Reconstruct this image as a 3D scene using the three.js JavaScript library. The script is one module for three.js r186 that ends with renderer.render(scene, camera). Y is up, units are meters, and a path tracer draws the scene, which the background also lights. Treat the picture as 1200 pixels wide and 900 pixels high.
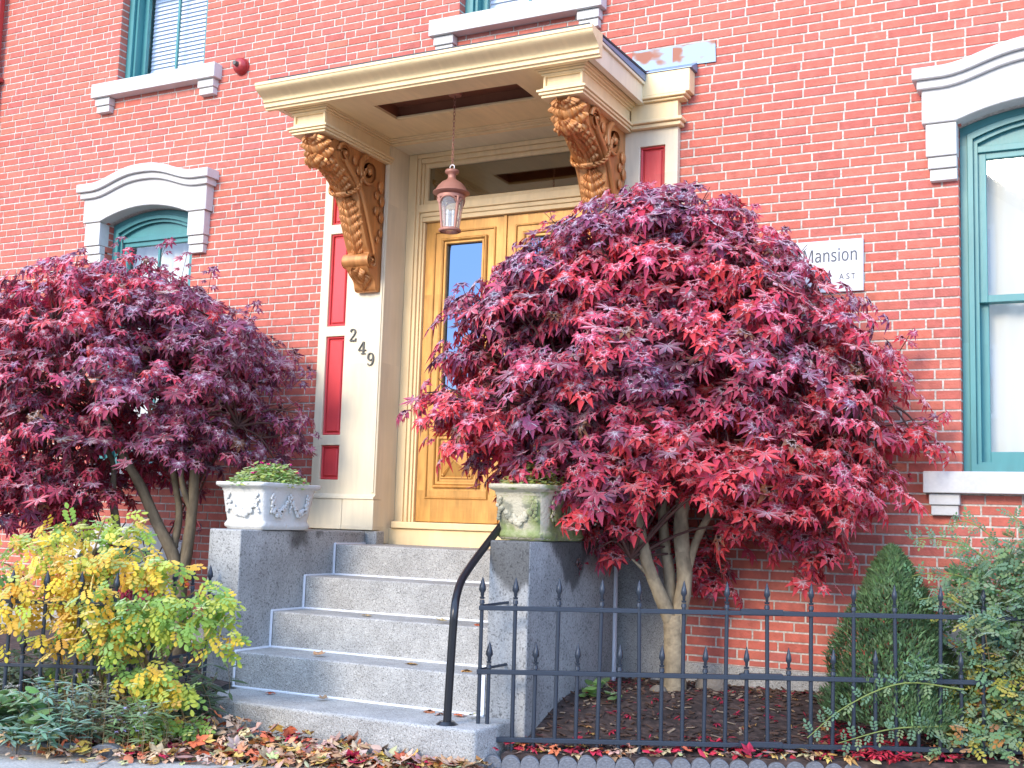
import * as THREE from 'three';
import { mergeGeometries } from 'three/addons/utils/BufferGeometryUtils.js';
import { RoundedBoxGeometry } from 'three/addons/geometries/RoundedBoxGeometry.js';
import { FontLoader } from 'three/addons/loaders/FontLoader.js';
import { TextGeometry } from 'three/addons/geometries/TextGeometry.js';

// ---------------------------------------------------------------- camera, sky, sun, exposure
const scene = new THREE.Scene();
const camera = new THREE.PerspectiveCamera(35.91, 1024 / 768, 0.1, 600);
camera.position.set(3.97, 1.32, 7.599);
camera.rotation.order = 'YXZ';
camera.rotation.set(0.11535, 0.47511, 0.03182);
camera.updateMatrixWorld(true);
const renderer = new THREE.WebGLRenderer({ antialias: true });
renderer.setSize(1024, 768);
renderer.toneMapping = THREE.LinearToneMapping;
renderer.toneMappingExposure = 2.05;
renderer.shadowMap.enabled = true;

let seed = 20240611;
function rnd() { seed |= 0; seed = seed + 0x6D2B79F5 | 0; let t = Math.imul(seed ^ seed >>> 15, 1 | seed); t = t + Math.imul(t ^ t >>> 7, 61 | t) ^ t; return ((t ^ t >>> 14) >>> 0) / 4294967296; }
const rr = (a, b) => a + (b - a) * rnd();
const clamp = (x, a = 0, b = 1) => Math.min(b, Math.max(a, x));
const sstep = (a, b, x) => { const t = clamp((x - a) / (b - a)); return t * t * (3 - 2 * t); };
const lerp = (a, b, t) => a + (b - a) * t;
function hash2(x, y, s = 0) { let h = Math.imul(x | 0, 374761393) ^ Math.imul(y | 0, 668265263) ^ Math.imul(s | 0, 974634617); h = Math.imul(h ^ h >>> 13, 1274126177); return ((h ^ h >>> 16) >>> 0) / 4294967296; }
// value noise that tiles with period p
function vnoise(x, y, p, s = 0) {
  const xi = Math.floor(x), yi = Math.floor(y), fx = x - xi, fy = y - yi, m = (v) => ((v % p) + p) % p;
  const u = fx * fx * (3 - 2 * fx), v = fy * fy * (3 - 2 * fy);
  const a = hash2(m(xi), m(yi), s), b = hash2(m(xi + 1), m(yi), s), c = hash2(m(xi), m(yi + 1), s), d = hash2(m(xi + 1), m(yi + 1), s);
  return lerp(lerp(a, b, u), lerp(c, d, u), v);
}
function fbm(x, y, p, oct = 4, s = 0) { let f = 0, a = 0.5, t = 0; for (let i = 0; i < oct; i++) { f += a * vnoise(x, y, p, s + i); t += a; x *= 2; y *= 2; p *= 2; a *= 0.5; } return f / t; }

// sky: blue with soft broken cloud, paler towards the horizon
{
  const W = 768, H = 384, data = new Float32Array(W * H * 4);
  for (let j = 0; j < H; j++) for (let i = 0; i < W; i++) {
    const el = ((j + 0.5) / H - 0.5) * Math.PI;           // row 0 is the bottom of the sky
    const e = Math.max(0, Math.sin(el));
    const k = Math.pow(1 - e, 5);
    let c = [lerp(0.66, 1.02, k), lerp(1.0, 1.20, k), lerp(1.70, 1.50, k)];
    const n = fbm(i / W * 14, (j / H) * 12, 14, 5, 11);
    const cl = sstep(0.54, 0.76, n) * 0.5;
    c = c.map((v, q) => lerp(v, [1.75, 1.73, 1.70][q], cl));
    if (el < 0) c = [0.3, 0.29, 0.27];
    const o = (j * W + i) * 4;
    data[o] = c[0]; data[o + 1] = c[1]; data[o + 2] = c[2]; data[o + 3] = 1;
  }
  const tex = new THREE.DataTexture(data, W, H, THREE.RGBAFormat, THREE.FloatType);
  tex.mapping = THREE.EquirectangularReflectionMapping; tex.magFilter = THREE.LinearFilter; tex.minFilter = THREE.LinearFilter; tex.needsUpdate = true;
  scene.background = tex; scene.environment = tex;
}
const sun = new THREE.DirectionalLight(new THREE.Color(1, 0.86, 0.68), 2.0);
sun.position.set(-2.2, 7, 12); sun.target.position.set(0, 1.5, 0);
sun.castShadow = true; sun.shadow.radius = 42; sun.shadow.mapSize.set(2048, 2048);
Object.assign(sun.shadow.camera, { left: -9, right: 9, top: 9, bottom: -9, near: 0.5, far: 40 });
scene.add(sun, sun.target);

// ---------------------------------------------------------------- helpers
const C = (r, g, b) => new THREE.Color().setRGB(r, g, b);
const taken = {};
function numbered(n) { const k = taken[n] = (taken[n] ?? -1) + 1; return k ? `${n}_${String(k).padStart(3, '0')}` : n; }
function fin(o) { o.castShadow = true; o.receiveShadow = true; return o; }
function tag(o, label, category, group, kind) { o.userData.label = label; o.userData.category = category; if (group) o.userData.group = group; if (kind) o.userData.kind = kind; return o; }
function thing(name, label, category, group) { const o = new THREE.Group(); o.name = numbered(name); scene.add(o); return tag(o, label, category, group); }
function struct(name, geo, mat) { const m = fin(new THREE.Mesh(geo, mat)); m.name = name; m.userData.kind = 'structure'; scene.add(m); return m; }
function grp(name, parent) { const o = new THREE.Group(); o.name = name; parent.add(o); return o; }
function part(name, geo, mat, parent) { const m = fin(new THREE.Mesh(geo, mat)); m.name = name; parent.add(m); return m; }
function top(name, geo, mat, label, category, group, kind) { const m = fin(new THREE.Mesh(geo, mat)); m.name = numbered(name); scene.add(m); return tag(m, label, category, group, kind); }
// flat shading groups are kept; uv in metres from the dominant axis of each face
function tri(g) {
  g = g.index ? g.toNonIndexed() : g;
  const p = g.attributes.position, uv = new Float32Array(p.count * 2), a = new THREE.Vector3(), b = new THREE.Vector3(), c = new THREE.Vector3(), n = new THREE.Vector3();
  for (let i = 0; i < p.count; i += 3) {
    a.fromBufferAttribute(p, i); b.fromBufferAttribute(p, i + 1); c.fromBufferAttribute(p, i + 2);
    n.copy(b).sub(a).cross(c.clone().sub(a)); const x = Math.abs(n.x), y = Math.abs(n.y), z = Math.abs(n.z);
    [a, b, c].forEach((v, k) => { const o = (i + k) * 2; if (z >= x && z >= y) { uv[o] = v.x; uv[o + 1] = v.y; } else if (x >= y) { uv[o] = v.z; uv[o + 1] = v.y; } else { uv[o] = v.x; uv[o + 1] = v.z; } });
  }
  g.setAttribute('uv', new THREE.BufferAttribute(uv, 2));
  if (!g.attributes.normal) g.computeVertexNormals();
  for (const k of Object.keys(g.attributes)) if (!['position', 'normal', 'uv', 'color'].includes(k)) g.deleteAttribute(k);
  return g;
}
const merge = (l) => { const a = l.map(tri); return a.length === 1 ? a[0] : mergeGeometries(a, false); };
// box from min to max, edges slightly rounded
function bx(x0, x1, y0, y1, z0, z1, r = 0.004) {
  const w = x1 - x0, h = y1 - y0, d = z1 - z0, q = Math.min(r, w / 2.5, h / 2.5, d / 2.5);
  const g = r > 0 ? new RoundedBoxGeometry(w, h, d, 1, q) : new THREE.BoxGeometry(w, h, d);
  return g.translate((x0 + x1) / 2, (y0 + y1) / 2, (z0 + z1) / 2);
}
function shapeOf(pts) { const s = new THREE.Shape(); pts.forEach(([x, y], i) => i ? s.lineTo(x, y) : s.moveTo(x, y)); s.closePath(); return s; }
function pathOf(pts) { const s = new THREE.Path(); pts.forEach(([x, y], i) => i ? s.lineTo(x, y) : s.moveTo(x, y)); s.closePath(); return s; }
function ext(shape, d, z = 0, bevel = 0) {
  return new THREE.ExtrudeGeometry(shape, { depth: d - 2 * bevel, bevelEnabled: bevel > 0, bevelSize: bevel, bevelThickness: bevel, bevelOffset: -bevel, bevelSegments: 1, curveSegments: 10 }).translate(0, 0, z + bevel);
}
// rectangular ring (moulding) on the plane z, standing proud by d
function ring(x0, x1, y0, y1, w, d, z, bevel = 0.004) {
  const s = shapeOf([[x0, y0], [x1, y0], [x1, y1], [x0, y1]]);
  s.holes.push(pathOf([[x0 + w, y0 + w], [x0 + w, y1 - w], [x1 - w, y1 - w], [x1 - w, y0 + w]]));
  return ext(s, d, z, Math.min(bevel, d / 2.2, w / 2.5));
}
// profile in (a, y) extruded along x (a = z) or along z (a = x)
function alongX(prof, x0, x1) { const g = new THREE.ExtrudeGeometry(shapeOf(prof), { depth: x1 - x0, bevelEnabled: false }); g.applyMatrix4(new THREE.Matrix4().set(0, 0, 1, x0, 0, 1, 0, 0, 1, 0, 0, 0, 0, 0, 0, 1)); return flip(g); }
function alongZ(prof, z0, z1) { return new THREE.ExtrudeGeometry(shapeOf(prof), { depth: z1 - z0, bevelEnabled: false }).translate(0, 0, z0); }
function flip(g) { g = g.index ? g.toNonIndexed() : g; const p = g.attributes.position.array; for (let i = 0; i < p.length; i += 9) for (let k = 0; k < 3; k++) { const t = p[i + 3 + k]; p[i + 3 + k] = p[i + 6 + k]; p[i + 6 + k] = t; } g.computeVertexNormals(); return g; }
const V = (x, y, z) => new THREE.Vector3(x, y, z);
// tapered tube through points with a radius at each
function tube(pts, rad, seg = 8, steps = 0, wob = 0) {
  const curve = new THREE.CatmullRomCurve3(pts, false, 'centripetal'), n = steps || pts.length * 4, pos = [], idx = [], nor = [], uv = [];
  const fr = curve.computeFrenetFrames(n, false);
  for (let i = 0; i <= n; i++) {
    const t = i / n, P = curve.getPoint(t), f = t * (rad.length - 1), k = Math.min(rad.length - 2, Math.floor(f));
    let r = rad.length === 1 ? rad[0] : lerp(rad[k], rad[k + 1], f - k);
    for (let j = 0; j <= seg; j++) {
      const a = j / seg * Math.PI * 2, q = r * (1 + wob * (vnoise(i * 0.6, (j % seg) * 1.3, 64, 5) - 0.5)), d = fr.normals[i].clone().multiplyScalar(Math.cos(a)).addScaledVector(fr.binormals[i], Math.sin(a));
      pos.push(P.x + d.x * q, P.y + d.y * q, P.z + d.z * q); nor.push(d.x, d.y, d.z); uv.push(j / seg * r * 6.28, t * 1.5);
    }
  }
  for (let i = 0; i < n; i++) for (let j = 0; j < seg; j++) { const a = i * (seg + 1) + j, b = a + seg + 1; idx.push(a, a + 1, b, b, a + 1, b + 1); }
  const g = new THREE.BufferGeometry();
  g.setAttribute('position', new THREE.Float32BufferAttribute(pos, 3)); g.setAttribute('normal', new THREE.Float32BufferAttribute(nor, 3)); g.setAttribute('uv', new THREE.Float32BufferAttribute(uv, 2)); g.setIndex(idx);
  return g.toNonIndexed();
}
const keepUV = (l) => mergeGeometries(l.map(g => g.index ? g.toNonIndexed() : g), false);
function prim(g) { const q = g.index ? g.toNonIndexed() : g; return q; }

// ---------------------------------------------------------------- textures and materials
function tex(size, fn, rep, srgb = true) {
  const d = new Uint8Array(size * size * 4);
  for (let j = 0; j < size; j++) for (let i = 0; i < size; i++) { const c = fn(i / size, j / size, i, j), o = (j * size + i) * 4; for (let k = 0; k < 3; k++) d[o + k] = clamp(Array.isArray(c) ? c[k] : c) * 255; d[o + 3] = 255; }
  const t = new THREE.DataTexture(d, size, size); t.wrapS = t.wrapT = THREE.RepeatWrapping; t.magFilter = THREE.LinearFilter; t.minFilter = THREE.LinearMipmapLinearFilter; t.generateMipmaps = true;
  t.repeat.set(rep, rep); if (srgb) t.colorSpace = THREE.SRGBColorSpace; t.needsUpdate = true; return t;
}
const brickMap = tex(512, (u, v) => { const f = fbm(u * 24, v * 24, 24, 4, 1), c = fbm(u * 5, v * 5, 5, 3, 7), s = hash2(u * 512, v * 512, 3) > 0.985 ? -0.12 : 0; const k = 0.90 + 0.16 * (f - 0.5) + 0.10 * (c - 0.5) + 0.6 * s; return [k, k * 0.99, k * 0.98]; }, 1.1);
const brickBump = tex(256, (u, v) => fbm(u * 32, v * 32, 32, 4, 4), 3, false);
const mortarMap = tex(256, (u, v) => 0.8 + 0.3 * (fbm(u * 40, v * 40, 40, 3, 8) - 0.5), 2);
const paintMap = tex(512, (u, v) => { const c = fbm(u * 6, v * 4, 12, 4, 21), s = fbm(u * 50, v * 6, 50, 3, 9); const k = 0.94 + 0.10 * (c - 0.5) + 0.06 * (s - 0.5); return [k, k, k * 0.99]; }, 0.8);
const paintBump = tex(256, (u, v) => fbm(u * 40, v * 12, 40, 3, 31), 2, false);
const stoneMap = tex(512, (u, v) => { const c = fbm(u * 5, v * 5, 5, 4, 17), g = fbm(u * 70, v * 70, 70, 2, 18); const k = 0.92 + 0.09 * (c - 0.5) + 0.04 * (g - 0.5); return [k, k, k * 0.99]; }, 1);
const graniteMap = tex(1024, (u, v, i, j) => {
  const n1 = vnoise(u * 170, v * 170, 170, 41), n2 = vnoise(u * 300, v * 300, 300, 42), n3 = vnoise(u * 90, v * 90, 90, 43), c = fbm(u * 6, v * 6, 6, 3, 44);
  let k = 0.79 + 0.18 * (c - 0.5) + 0.16 * (n2 - 0.5); if (n1 > 0.60) k -= 0.30 * (n1 - 0.60) / 0.40; if (n3 > 0.66) k += 0.12 * (n3 - 0.66) / 0.34;
  return [k, k * 0.992, k * 0.975];
}, 1.4);
const graniteBump = tex(512, (u, v) => 0.5 * vnoise(u * 110, v * 110, 110, 51) + 0.5 * fbm(u * 20, v * 20, 20, 3, 52), 1.4, false);
const concreteMap = tex(512, (u, v) => { const k = 0.78 + 0.2 * (fbm(u * 8, v * 8, 8, 5, 61) - 0.5) + 0.16 * (vnoise(u * 200, v * 200, 200, 62) - 0.5); return [k, k * 0.985, k * 0.96]; }, 0.7);
const barkMap = tex(256, (u, v) => { const k = 0.72 + 0.3 * (fbm(u * 12, v * 8, 48, 4, 71) - 0.5) + 0.12 * (fbm(u * 40, v * 12, 80, 2, 73) - 0.5); return [k, k * 0.97, k * 0.9]; }, 2);
const woodBump = tex(256, (u, v) => fbm(u * 6, v * 40, 80, 4, 81), 2, false);
const goldMap = tex(256, (u, v) => { const k = 0.84 + 0.22 * (fbm(u * 10, v * 4, 20, 4, 91) - 0.5) + 0.1 * (fbm(u * 60, v * 8, 60, 2, 92) - 0.5); return [k, k * 0.985, k * 0.95]; }, 1.3);
const mossMap = tex(512, (u, v) => { const a = fbm(u * 4, v * 4, 4, 5, 101), b = fbm(u * 9, v * 9, 9, 4, 105); const m = sstep(0.42, 0.66, a), d = sstep(0.55, 0.75, b); const base = [0.78, 0.74, 0.64], gr = [0.52, 0.56, 0.34], dk = [0.42, 0.42, 0.36]; return [0, 1, 2].map(q => lerp(lerp(base[q], gr[q], m), dk[q], d * 0.6)); }, 1.7);
const mulchMap = tex(512, (u, v) => { const a = fbm(u * 30, v * 60, 60, 4, 111), b = fbm(u * 6, v * 6, 6, 3, 113); const k = 0.16 + 0.3 * a * a + 0.1 * b; return [k * 1.12, k * 0.92, k * 0.84]; }, 1);
const patinaMap = tex(256, (u, v) => { const a = sstep(0.34, 0.46, fbm(u * 3, v * 5, 6, 4, 121)); return [0, 1, 2].map(q => lerp([0.55, 0.33, 0.26][q], [0.55, 0.66, 0.76][q], a)); }, 1.6);

const std = (o) => new THREE.MeshStandardMaterial(o);
const phy = (o) => new THREE.MeshPhysicalMaterial(o);
const M = {
  mortar: std({ color: C(0.88, 0.80, 0.70), map: mortarMap, roughness: 0.95, bumpMap: brickBump, bumpScale: 0.002 }),
  brick: std({ color: C(1, 1, 1), vertexColors: true, map: brickMap, bumpMap: brickBump, bumpScale: 0.0025, roughness: 0.85 }),
  cream: std({ color: C(0.94, 0.71, 0.40), map: paintMap, bumpMap: paintBump, bumpScale: 0.0006, roughness: 0.5 }),
  pale: std({ color: C(0.86, 0.74, 0.53), map: paintMap, bumpMap: paintBump, bumpScale: 0.0006, roughness: 0.5 }),
  red: std({ color: C(0.74, 0.066, 0.072), map: paintMap, bumpMap: paintBump, bumpScale: 0.0005, roughness: 0.42 }),
  gold: std({ color: C(0.86, 0.47, 0.14), map: goldMap, roughness: 0.4, metalness: 0.35, bumpMap: woodBump, bumpScale: 0.0004 }),
  bronze: std({ color: C(0.78, 0.345, 0.12), map: goldMap, roughness: 0.38, metalness: 0.35 }),
  brown: std({ color: C(0.24, 0.085, 0.04), map: paintMap, roughness: 0.6 }),
  stone: std({ color: C(0.70, 0.685, 0.67), map: stoneMap, bumpMap: brickBump, bumpScale: 0.0004, roughness: 0.8 }),
  granite: std({ color: C(0.64, 0.63, 0.605), map: graniteMap, bumpMap: graniteBump, bumpScale: 0.004, roughness: 0.75 }),
  graniteSmooth: std({ color: C(0.60, 0.60, 0.585), map: graniteMap, bumpMap: graniteBump, bumpScale: 0.0015, roughness: 0.7 }),
  caulk: std({ color: C(0.76, 0.77, 0.80), roughness: 0.7 }),
  teal: std({ color: C(0.075, 0.28, 0.29), map: paintMap, roughness: 0.4, bumpMap: paintBump, bumpScale: 0.0005 }),
  glass: phy({ color: 0xffffff, transmission: 1, thickness: 0, roughness: 0.02, ior: 2.2, metalness: 0 }),
  doorGlass: std({ color: C(0.17, 0.24, 0.35), metalness: 1, roughness: 0.03 }),  // blue of the reflected sky is put into the mirror tint
  transomGlass: std({ color: C(0.30, 0.31, 0.27), metalness: 1, roughness: 0.04 }),
  curtain: std({ color: C(0.66, 0.66, 0.60), roughness: 0.95, side: THREE.DoubleSide }),
  blind: std({ color: C(0.80, 0.83, 0.88), roughness: 0.7 }),
  room: std({ color: C(0.48, 0.44, 0.38), roughness: 0.95 }),
  roofDark: std({ color: C(0.035, 0.035, 0.04), roughness: 0.6 }),
  zinc: std({ color: C(0.22, 0.29, 0.42), roughness: 0.45, metalness: 0.4 }),
  patina: std({ color: C(0.75, 0.75, 0.75), map: patinaMap, roughness: 0.5, metalness: 0.3 }),
  iron: std({ color: C(0.028, 0.036, 0.05), roughness: 0.42, metalness: 0.2, bumpMap: graniteBump, bumpScale: 0.0008 }),
  black: std({ color: C(0.012, 0.012, 0.014), roughness: 0.28 }),
  copper: std({ color: C(0.46, 0.21, 0.155), map: paintMap, roughness: 0.5, metalness: 0.25 }),
  lampGlass: phy({ color: C(0.92, 0.95, 0.95), transmission: 0.85, thickness: 0, roughness: 0.25, ior: 1.5 }),
  white: std({ color: C(0.82, 0.82, 0.80), roughness: 0.6 }),
  planter: std({ color: C(0.74, 0.73, 0.70), map: stoneMap, bumpMap: graniteBump, bumpScale: 0.003, roughness: 0.75 }),
  mossy: std({ color: C(0.92, 0.92, 0.90), map: mossMap, bumpMap: graniteBump, bumpScale: 0.005, roughness: 0.9 }),
  barkPale: std({ color: C(0.66, 0.56, 0.42), map: barkMap, bumpMap: barkMap, bumpScale: 0.004, roughness: 0.9 }),
  bark: std({ color: C(0.36, 0.31, 0.24), map: barkMap, bumpMap: barkMap, bumpScale: 0.004, roughness: 0.9 }),
  twig: std({ color: C(0.10, 0.045, 0.035), roughness: 0.85 }),
  cane: std({ color: C(0.22, 0.15, 0.07), roughness: 0.85 }),
  leaf: phy({ color: 0xffffff, vertexColors: true, roughness: 0.92, transmission: 0.48, thickness: 0, clearcoat: 0.05, clearcoatRoughness: 0.4, side: THREE.DoubleSide }),
  litter: std({ color: 0xffffff, vertexColors: true, roughness: 0.75, side: THREE.DoubleSide }),
  needle: std({ color: 0xffffff, vertexColors: true, roughness: 0.7, side: THREE.DoubleSide }),
  mulch: std({ color: C(0.75, 0.72, 0.7), map: mulchMap, bumpMap: mulchMap, bumpScale: 0.02, roughness: 1 }),
  soil: std({ color: C(0.09, 0.07, 0.05), roughness: 1, bumpMap: brickBump, bumpScale: 0.01 }),
  walk: std({ color: C(0.66, 0.63, 0.58), map: concreteMap, bumpMap: graniteBump, bumpScale: 0.003, roughness: 0.95 }),
  asphalt: std({ color: C(0.055, 0.055, 0.057), map: concreteMap, roughness: 0.95 }),
  ground: std({ color: C(0.07, 0.085, 0.04), map: concreteMap, roughness: 1 }),
  edging: std({ color: C(0.26, 0.27, 0.30), map: concreteMap, bumpMap: graniteBump, bumpScale: 0.004, roughness: 0.95 }),
  redPaint: std({ color: C(0.36, 0.03, 0.03), roughness: 0.4 }),
  sign: std({ color: C(0.58, 0.60, 0.64), roughness: 0.5 }),
  ink: std({ color: C(0.06, 0.07, 0.09), roughness: 0.6 }),
  pewter: std({ color: C(0.10, 0.10, 0.09), roughness: 0.45, metalness: 0.4 }),
  rock: std({ color: C(0.26, 0.22, 0.18), map: stoneMap, bumpMap: graniteBump, bumpScale: 0.006, roughness: 0.95 }),
};

// ---------------------------------------------------------------- ground, pavement
const SK = 0.5;                                              // the pavement runs at an angle to the house front
const edgeZ = (x) => 1.9 - SK * (x - 0.8);                   // back edge of the pavement
const fenceZ = (x) => 1.75 - 0.47 * (x - 0.8);
struct('ground', tri(new THREE.PlaneGeometry(500, 500).rotateX(-Math.PI / 2).translate(0, -0.16, 0)), M.ground);
{
  // pavement slabs between the back edge and the street, each slab a piece of its own
  const sd = V(1, 0, -SK).normalize(), nd = V(SK, 0, 1).normalize(), O = V(0.8, 0, 1.9);
  const walk = struct('pavement', tri(new THREE.BoxGeometry(60, 0.1, 5.2).rotateY(Math.atan2(SK, 1)).translate(O.x + nd.x * 2.6, -0.062, O.z + nd.z * 2.6)), M.walk);  // unseen width and pale tone added to bounce light onto soffits and front
  for (let k = -3; k < 4; k++) {
    const g = tri(new RoundedBoxGeometry(1.49, 0.1, 2.18, 1, 0.008)); g.rotateY(Math.atan2(SK, 1));
    const c = O.clone().addScaledVector(sd, k * 1.5 + 0.4).addScaledVector(nd, 1.1);
    part('paving_slab', g.translate(c.x, -0.05, c.z), M.walk, walk);
  }
  struct('street', tri(new THREE.PlaneGeometry(200, 9).rotateX(-Math.PI / 2).rotateY(Math.atan2(SK, 1)).translate(O.x + nd.x * 9.7, -0.15, O.z + nd.z * 9.7)), M.asphalt);
}
const bedR = (x, z) => { const d = fenceZ(x) - z; return 0.07 + 0.018 * (x - 0.8) + 0.235 * sstep(-0.1, 0.85, d) + 0.02 * (fbm(x * 2 + 40, z * 2 + 40, 97, 3, 5) - 0.5); };
const fenceLZ = (x) => 2.56 - 0.5 * (x + 1.15);
const bedL = (x, z) => { const d = fenceLZ(x) - z; return 0.06 + 0.2 * sstep(0, 1.2, d) + 0.03 * (fbm(x * 2 + 40, z * 2 + 40, 97, 3, 6) - 0.5); };
function bedSheet(x0, x1, z0, zf, hf, nx, nz) {
  const pos = [], idx = [];
  for (let i = 0; i <= nx; i++) for (let j = 0; j <= nz; j++) { const x = lerp(x0, x1, i / nx), z = lerp(z0, zf(x), j / nz); pos.push(x, j === nz ? -0.12 : hf(x, z), j === nz ? z + 0.005 : z); }
  for (let i = 0; i < nx; i++) for (let j = 0; j < nz; j++) { const a = i * (nz + 1) + j, b = a + nz + 1; idx.push(a, a + 1, b, b, a + 1, b + 1); }
  const g = new THREE.BufferGeometry(); g.setAttribute('position', new THREE.Float32BufferAttribute(pos, 3)); g.setIndex(idx); g.computeVertexNormals(); return tri(g);
}
struct('mulch_bed', bedSheet(0.96, 7.5, -0.05, (x) => Math.max(0.05, fenceZ(x) + 0.12), bedR, 90, 30), M.mulch);
struct('planting_bed', bedSheet(-8, -1.1, -0.05, (x) => fenceLZ(x) + 0.16, bedL, 80, 40), M.mulch);
struct('soil_strip', bedSheet(-1.12, 0.97, 1.2, (x) => edgeZ(x) + 0.02, (x, z) => 0.022 + 0.01 * fbm(x * 5 + 20, z * 5 + 20, 97, 2, 9), 30, 10), M.soil);

// ---------------------------------------------------------------- the brick house
const house = thing('brick_house', 'red brick house front with cream door hood and pale stone window surrounds', 'house');
const CXL = -3.58, CXR = 3.64, HW = 0.515, CX = -0.187;
const archPts = (cx, hw, y, rise, n = 12) => Array.from({ length: n + 1 }, (_, i) => { const t = i / n * 2 - 1; return [cx + hw * t, y + rise * (1 - t * t)]; });
const openings = [
  { cx: CXL, y0: 1.70, y1: 3.865, rise: 0.1 }, { cx: CXR, y0: 1.70, y1: 3.865, rise: 0.1 },
  { cx: CXL, y0: 5.16, y1: 7.0, rise: 0 }, { cx: 0.01, y0: 5.16, y1: 7.0, rise: 0 },
  { cx: CXL, y0: 0.35, y1: 0.93, rise: 0.1 }, { cx: CXR, y0: 0.35, y1: 0.70, rise: 0.1 },
];
{
  const s = shapeOf([[-8.5, -0.1], [8.5, -0.1], [8.5, 7.6], [-8.5, 7.6]]);
  for (const o of openings) s.holes.push(pathOf([...archPts(o.cx, HW, o.y1, o.rise), [o.cx + HW, o.y0], [o.cx - HW, o.y0]]));
  s.holes.push(pathOf([[CX - 0.88, 1.0], [CX - 0.88, 4.22], [CX + 0.88, 4.22], [CX + 0.88, 1.0]]));
  const wall = part('wall', tri(ext(s, 0.3, -0.3045)), M.mortar, house);
  // rooms behind the openings, closed so that light enters only through the glass
  const lin = [];
  const box = (x0, x1, y0, y1, z0, z1) => { const t = 0.1; lin.push(bx(x0, x1, y0, y1, z0 - t, z0, 0), bx(x0 - t, x0, y0, y1, z0, z1, 0), bx(x1, x1 + t, y0, y1, z0, z1, 0), bx(x0, x1, y0 - t, y0, z0, z1, 0), bx(x0, x1, y1, y1 + t, z0, z1, 0)); };
  box(-8.3, -1.7, 1.25, 4.5, -3.5, -0.31); box(1.4, 8.3, 1.25, 4.5, -3.5, -0.31); box(-8.3, 8.3, 4.75, 7.4, -3.5, -0.31); box(-8.3, 8.3, -0.05, 1.1, -3.5, -0.31); box(-1.55, 1.25, 1.25, 4.5, -3.5, -0.45);
  part('interior_lining', merge(lin), M.room, house);
  // bricks
  const CH = 0.0635, PW = 0.2045, J = 0.0115, PH = 0.043;
  const clip = (x0, x1, y) => {          // pieces of the course that are wall
    let segs = [[x0, x1]];
    const cut = (a, b) => { segs = segs.flatMap(([p, q]) => { const r = []; if (q <= a || p >= b) return [[p, q]]; if (p < a) r.push([p, a]); if (q > b) r.push([b, q]); return r; }); };
    for (const o of openings) {
      const yt = o.y1 + o.rise; if (y > o.y0 - 0.02 && y < o.y1 - 0.0) cut(o.cx - HW, o.cx + HW); else if (o.rise && y >= o.y1 && y < yt + 0.02) cut(o.cx - HW * 0.95, o.cx + HW * 0.95);
    }
    if (y > 0.3 && y < 4.4) cut(CX - 1.452, CX + 1.488);
    return segs.filter(([p, q]) => q - p > 0.03);
  };
  const list = [];
  for (let k = 0; ; k++) {
    const y0 = 0.447 + ((PH - 0.447 % CH + CH) % CH) - CH + k * CH; if (y0 + CH > 7.55) break; if (y0 + CH * 0.6 < 0.45) continue;
    const ya = Math.max(y0 + J / 2, 0.449), yb = y0 + CH - J / 2, ym = (ya + yb) / 2;
    for (const [p, q] of clip(-8.45, 8.45, ym)) {
      let x = p + J / 2, first = (k % 2 ? PW * 0.75 : PW * 0.5) + rr(-0.012, 0.012), i = 0;
      // courses start from the right end of a stretch so that the joints line up at the openings
      const seq = []; let X = q - J / 2; let len = first - J;
      while (X - p > 0.02) { let l = Math.min(len, X - p - J / 2); if (X - l - J - p < 0.05) l = X - p - J / 2; seq.push([X - l, X]); X -= l + J; len = (rnd() < 0.05 ? PW * 0.5 : PW + rr(-0.006, 0.006)) - J; }
      for (const [a, b] of seq) list.push([a, b, ya, yb]);
    }
  }
  const brickGeo = (w, h) => {
    const B = 0.002, x = w / 2, y = h / 2, P = [[-x, -y, -0.03], [x, -y, -0.03], [x, y, -0.03], [-x, y, -0.03], [-x, -y, -B], [x, -y, -B], [x, y, -B], [-x, y, -B], [-x + B, -y + B, 0], [x - B, -y + B, 0], [x - B, y - B, 0], [-x + B, y - B, 0]];
    const q = (a, b, c, d) => [a, b, c, a, c, d], ix = [...q(8, 9, 10, 11)];
    for (let i = 0; i < 4; i++) { const n = (i + 1) % 4; ix.push(...q(4 + i, 4 + n, 8 + n, 8 + i), ...q(i, n, 4 + n, 4 + i)); }
    const g = new THREE.BufferGeometry(); g.setAttribute('position', new THREE.Float32BufferAttribute(ix.flatMap(i => P[i]), 3)); g.computeVertexNormals(); return g;
  };
  const tones = [[0.68, 0.178, 0.124], [0.65, 0.164, 0.116], [0.70, 0.190, 0.130], [0.64, 0.172, 0.126], [0.68, 0.184, 0.132], [0.59, 0.152, 0.116], [0.71, 0.198, 0.138], [0.62, 0.170, 0.134]];
  const tone = (x, y) => { const n = fbm(x * 0.9 + 30, y * 1.4 + 30, 200, 3, 15); let t = tones[Math.floor(rnd() * (n > 0.52 ? 8 : 5)) % 8].map(v => v * rr(0.95, 1.05)); return t; };
  // bricks under the sills carry pale lime streaks
  const limed = (x, y) => [[CXL, 4.97], [0.01, 4.97], [CXR, 1.5]].some(([cx, yy]) => Math.abs(x - cx) < 0.62 && y < yy + 0.07 && y > yy - 0.02) && rnd() < 0.55;
  const camInv = camera.matrixWorldInverse, f = 1388.8 * 1;
  const px = (x, y, z) => { const p = V(x, y, z).applyMatrix4(camInv); return [600 + f * p.x / -p.z, 450 - f * p.y / -p.z, -p.z]; };
  const crowns = [[790, 445, 325, 250], [150, 470, 220, 190], [1140, 760, 90, 130], [1035, 760, 75, 120]];
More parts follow.
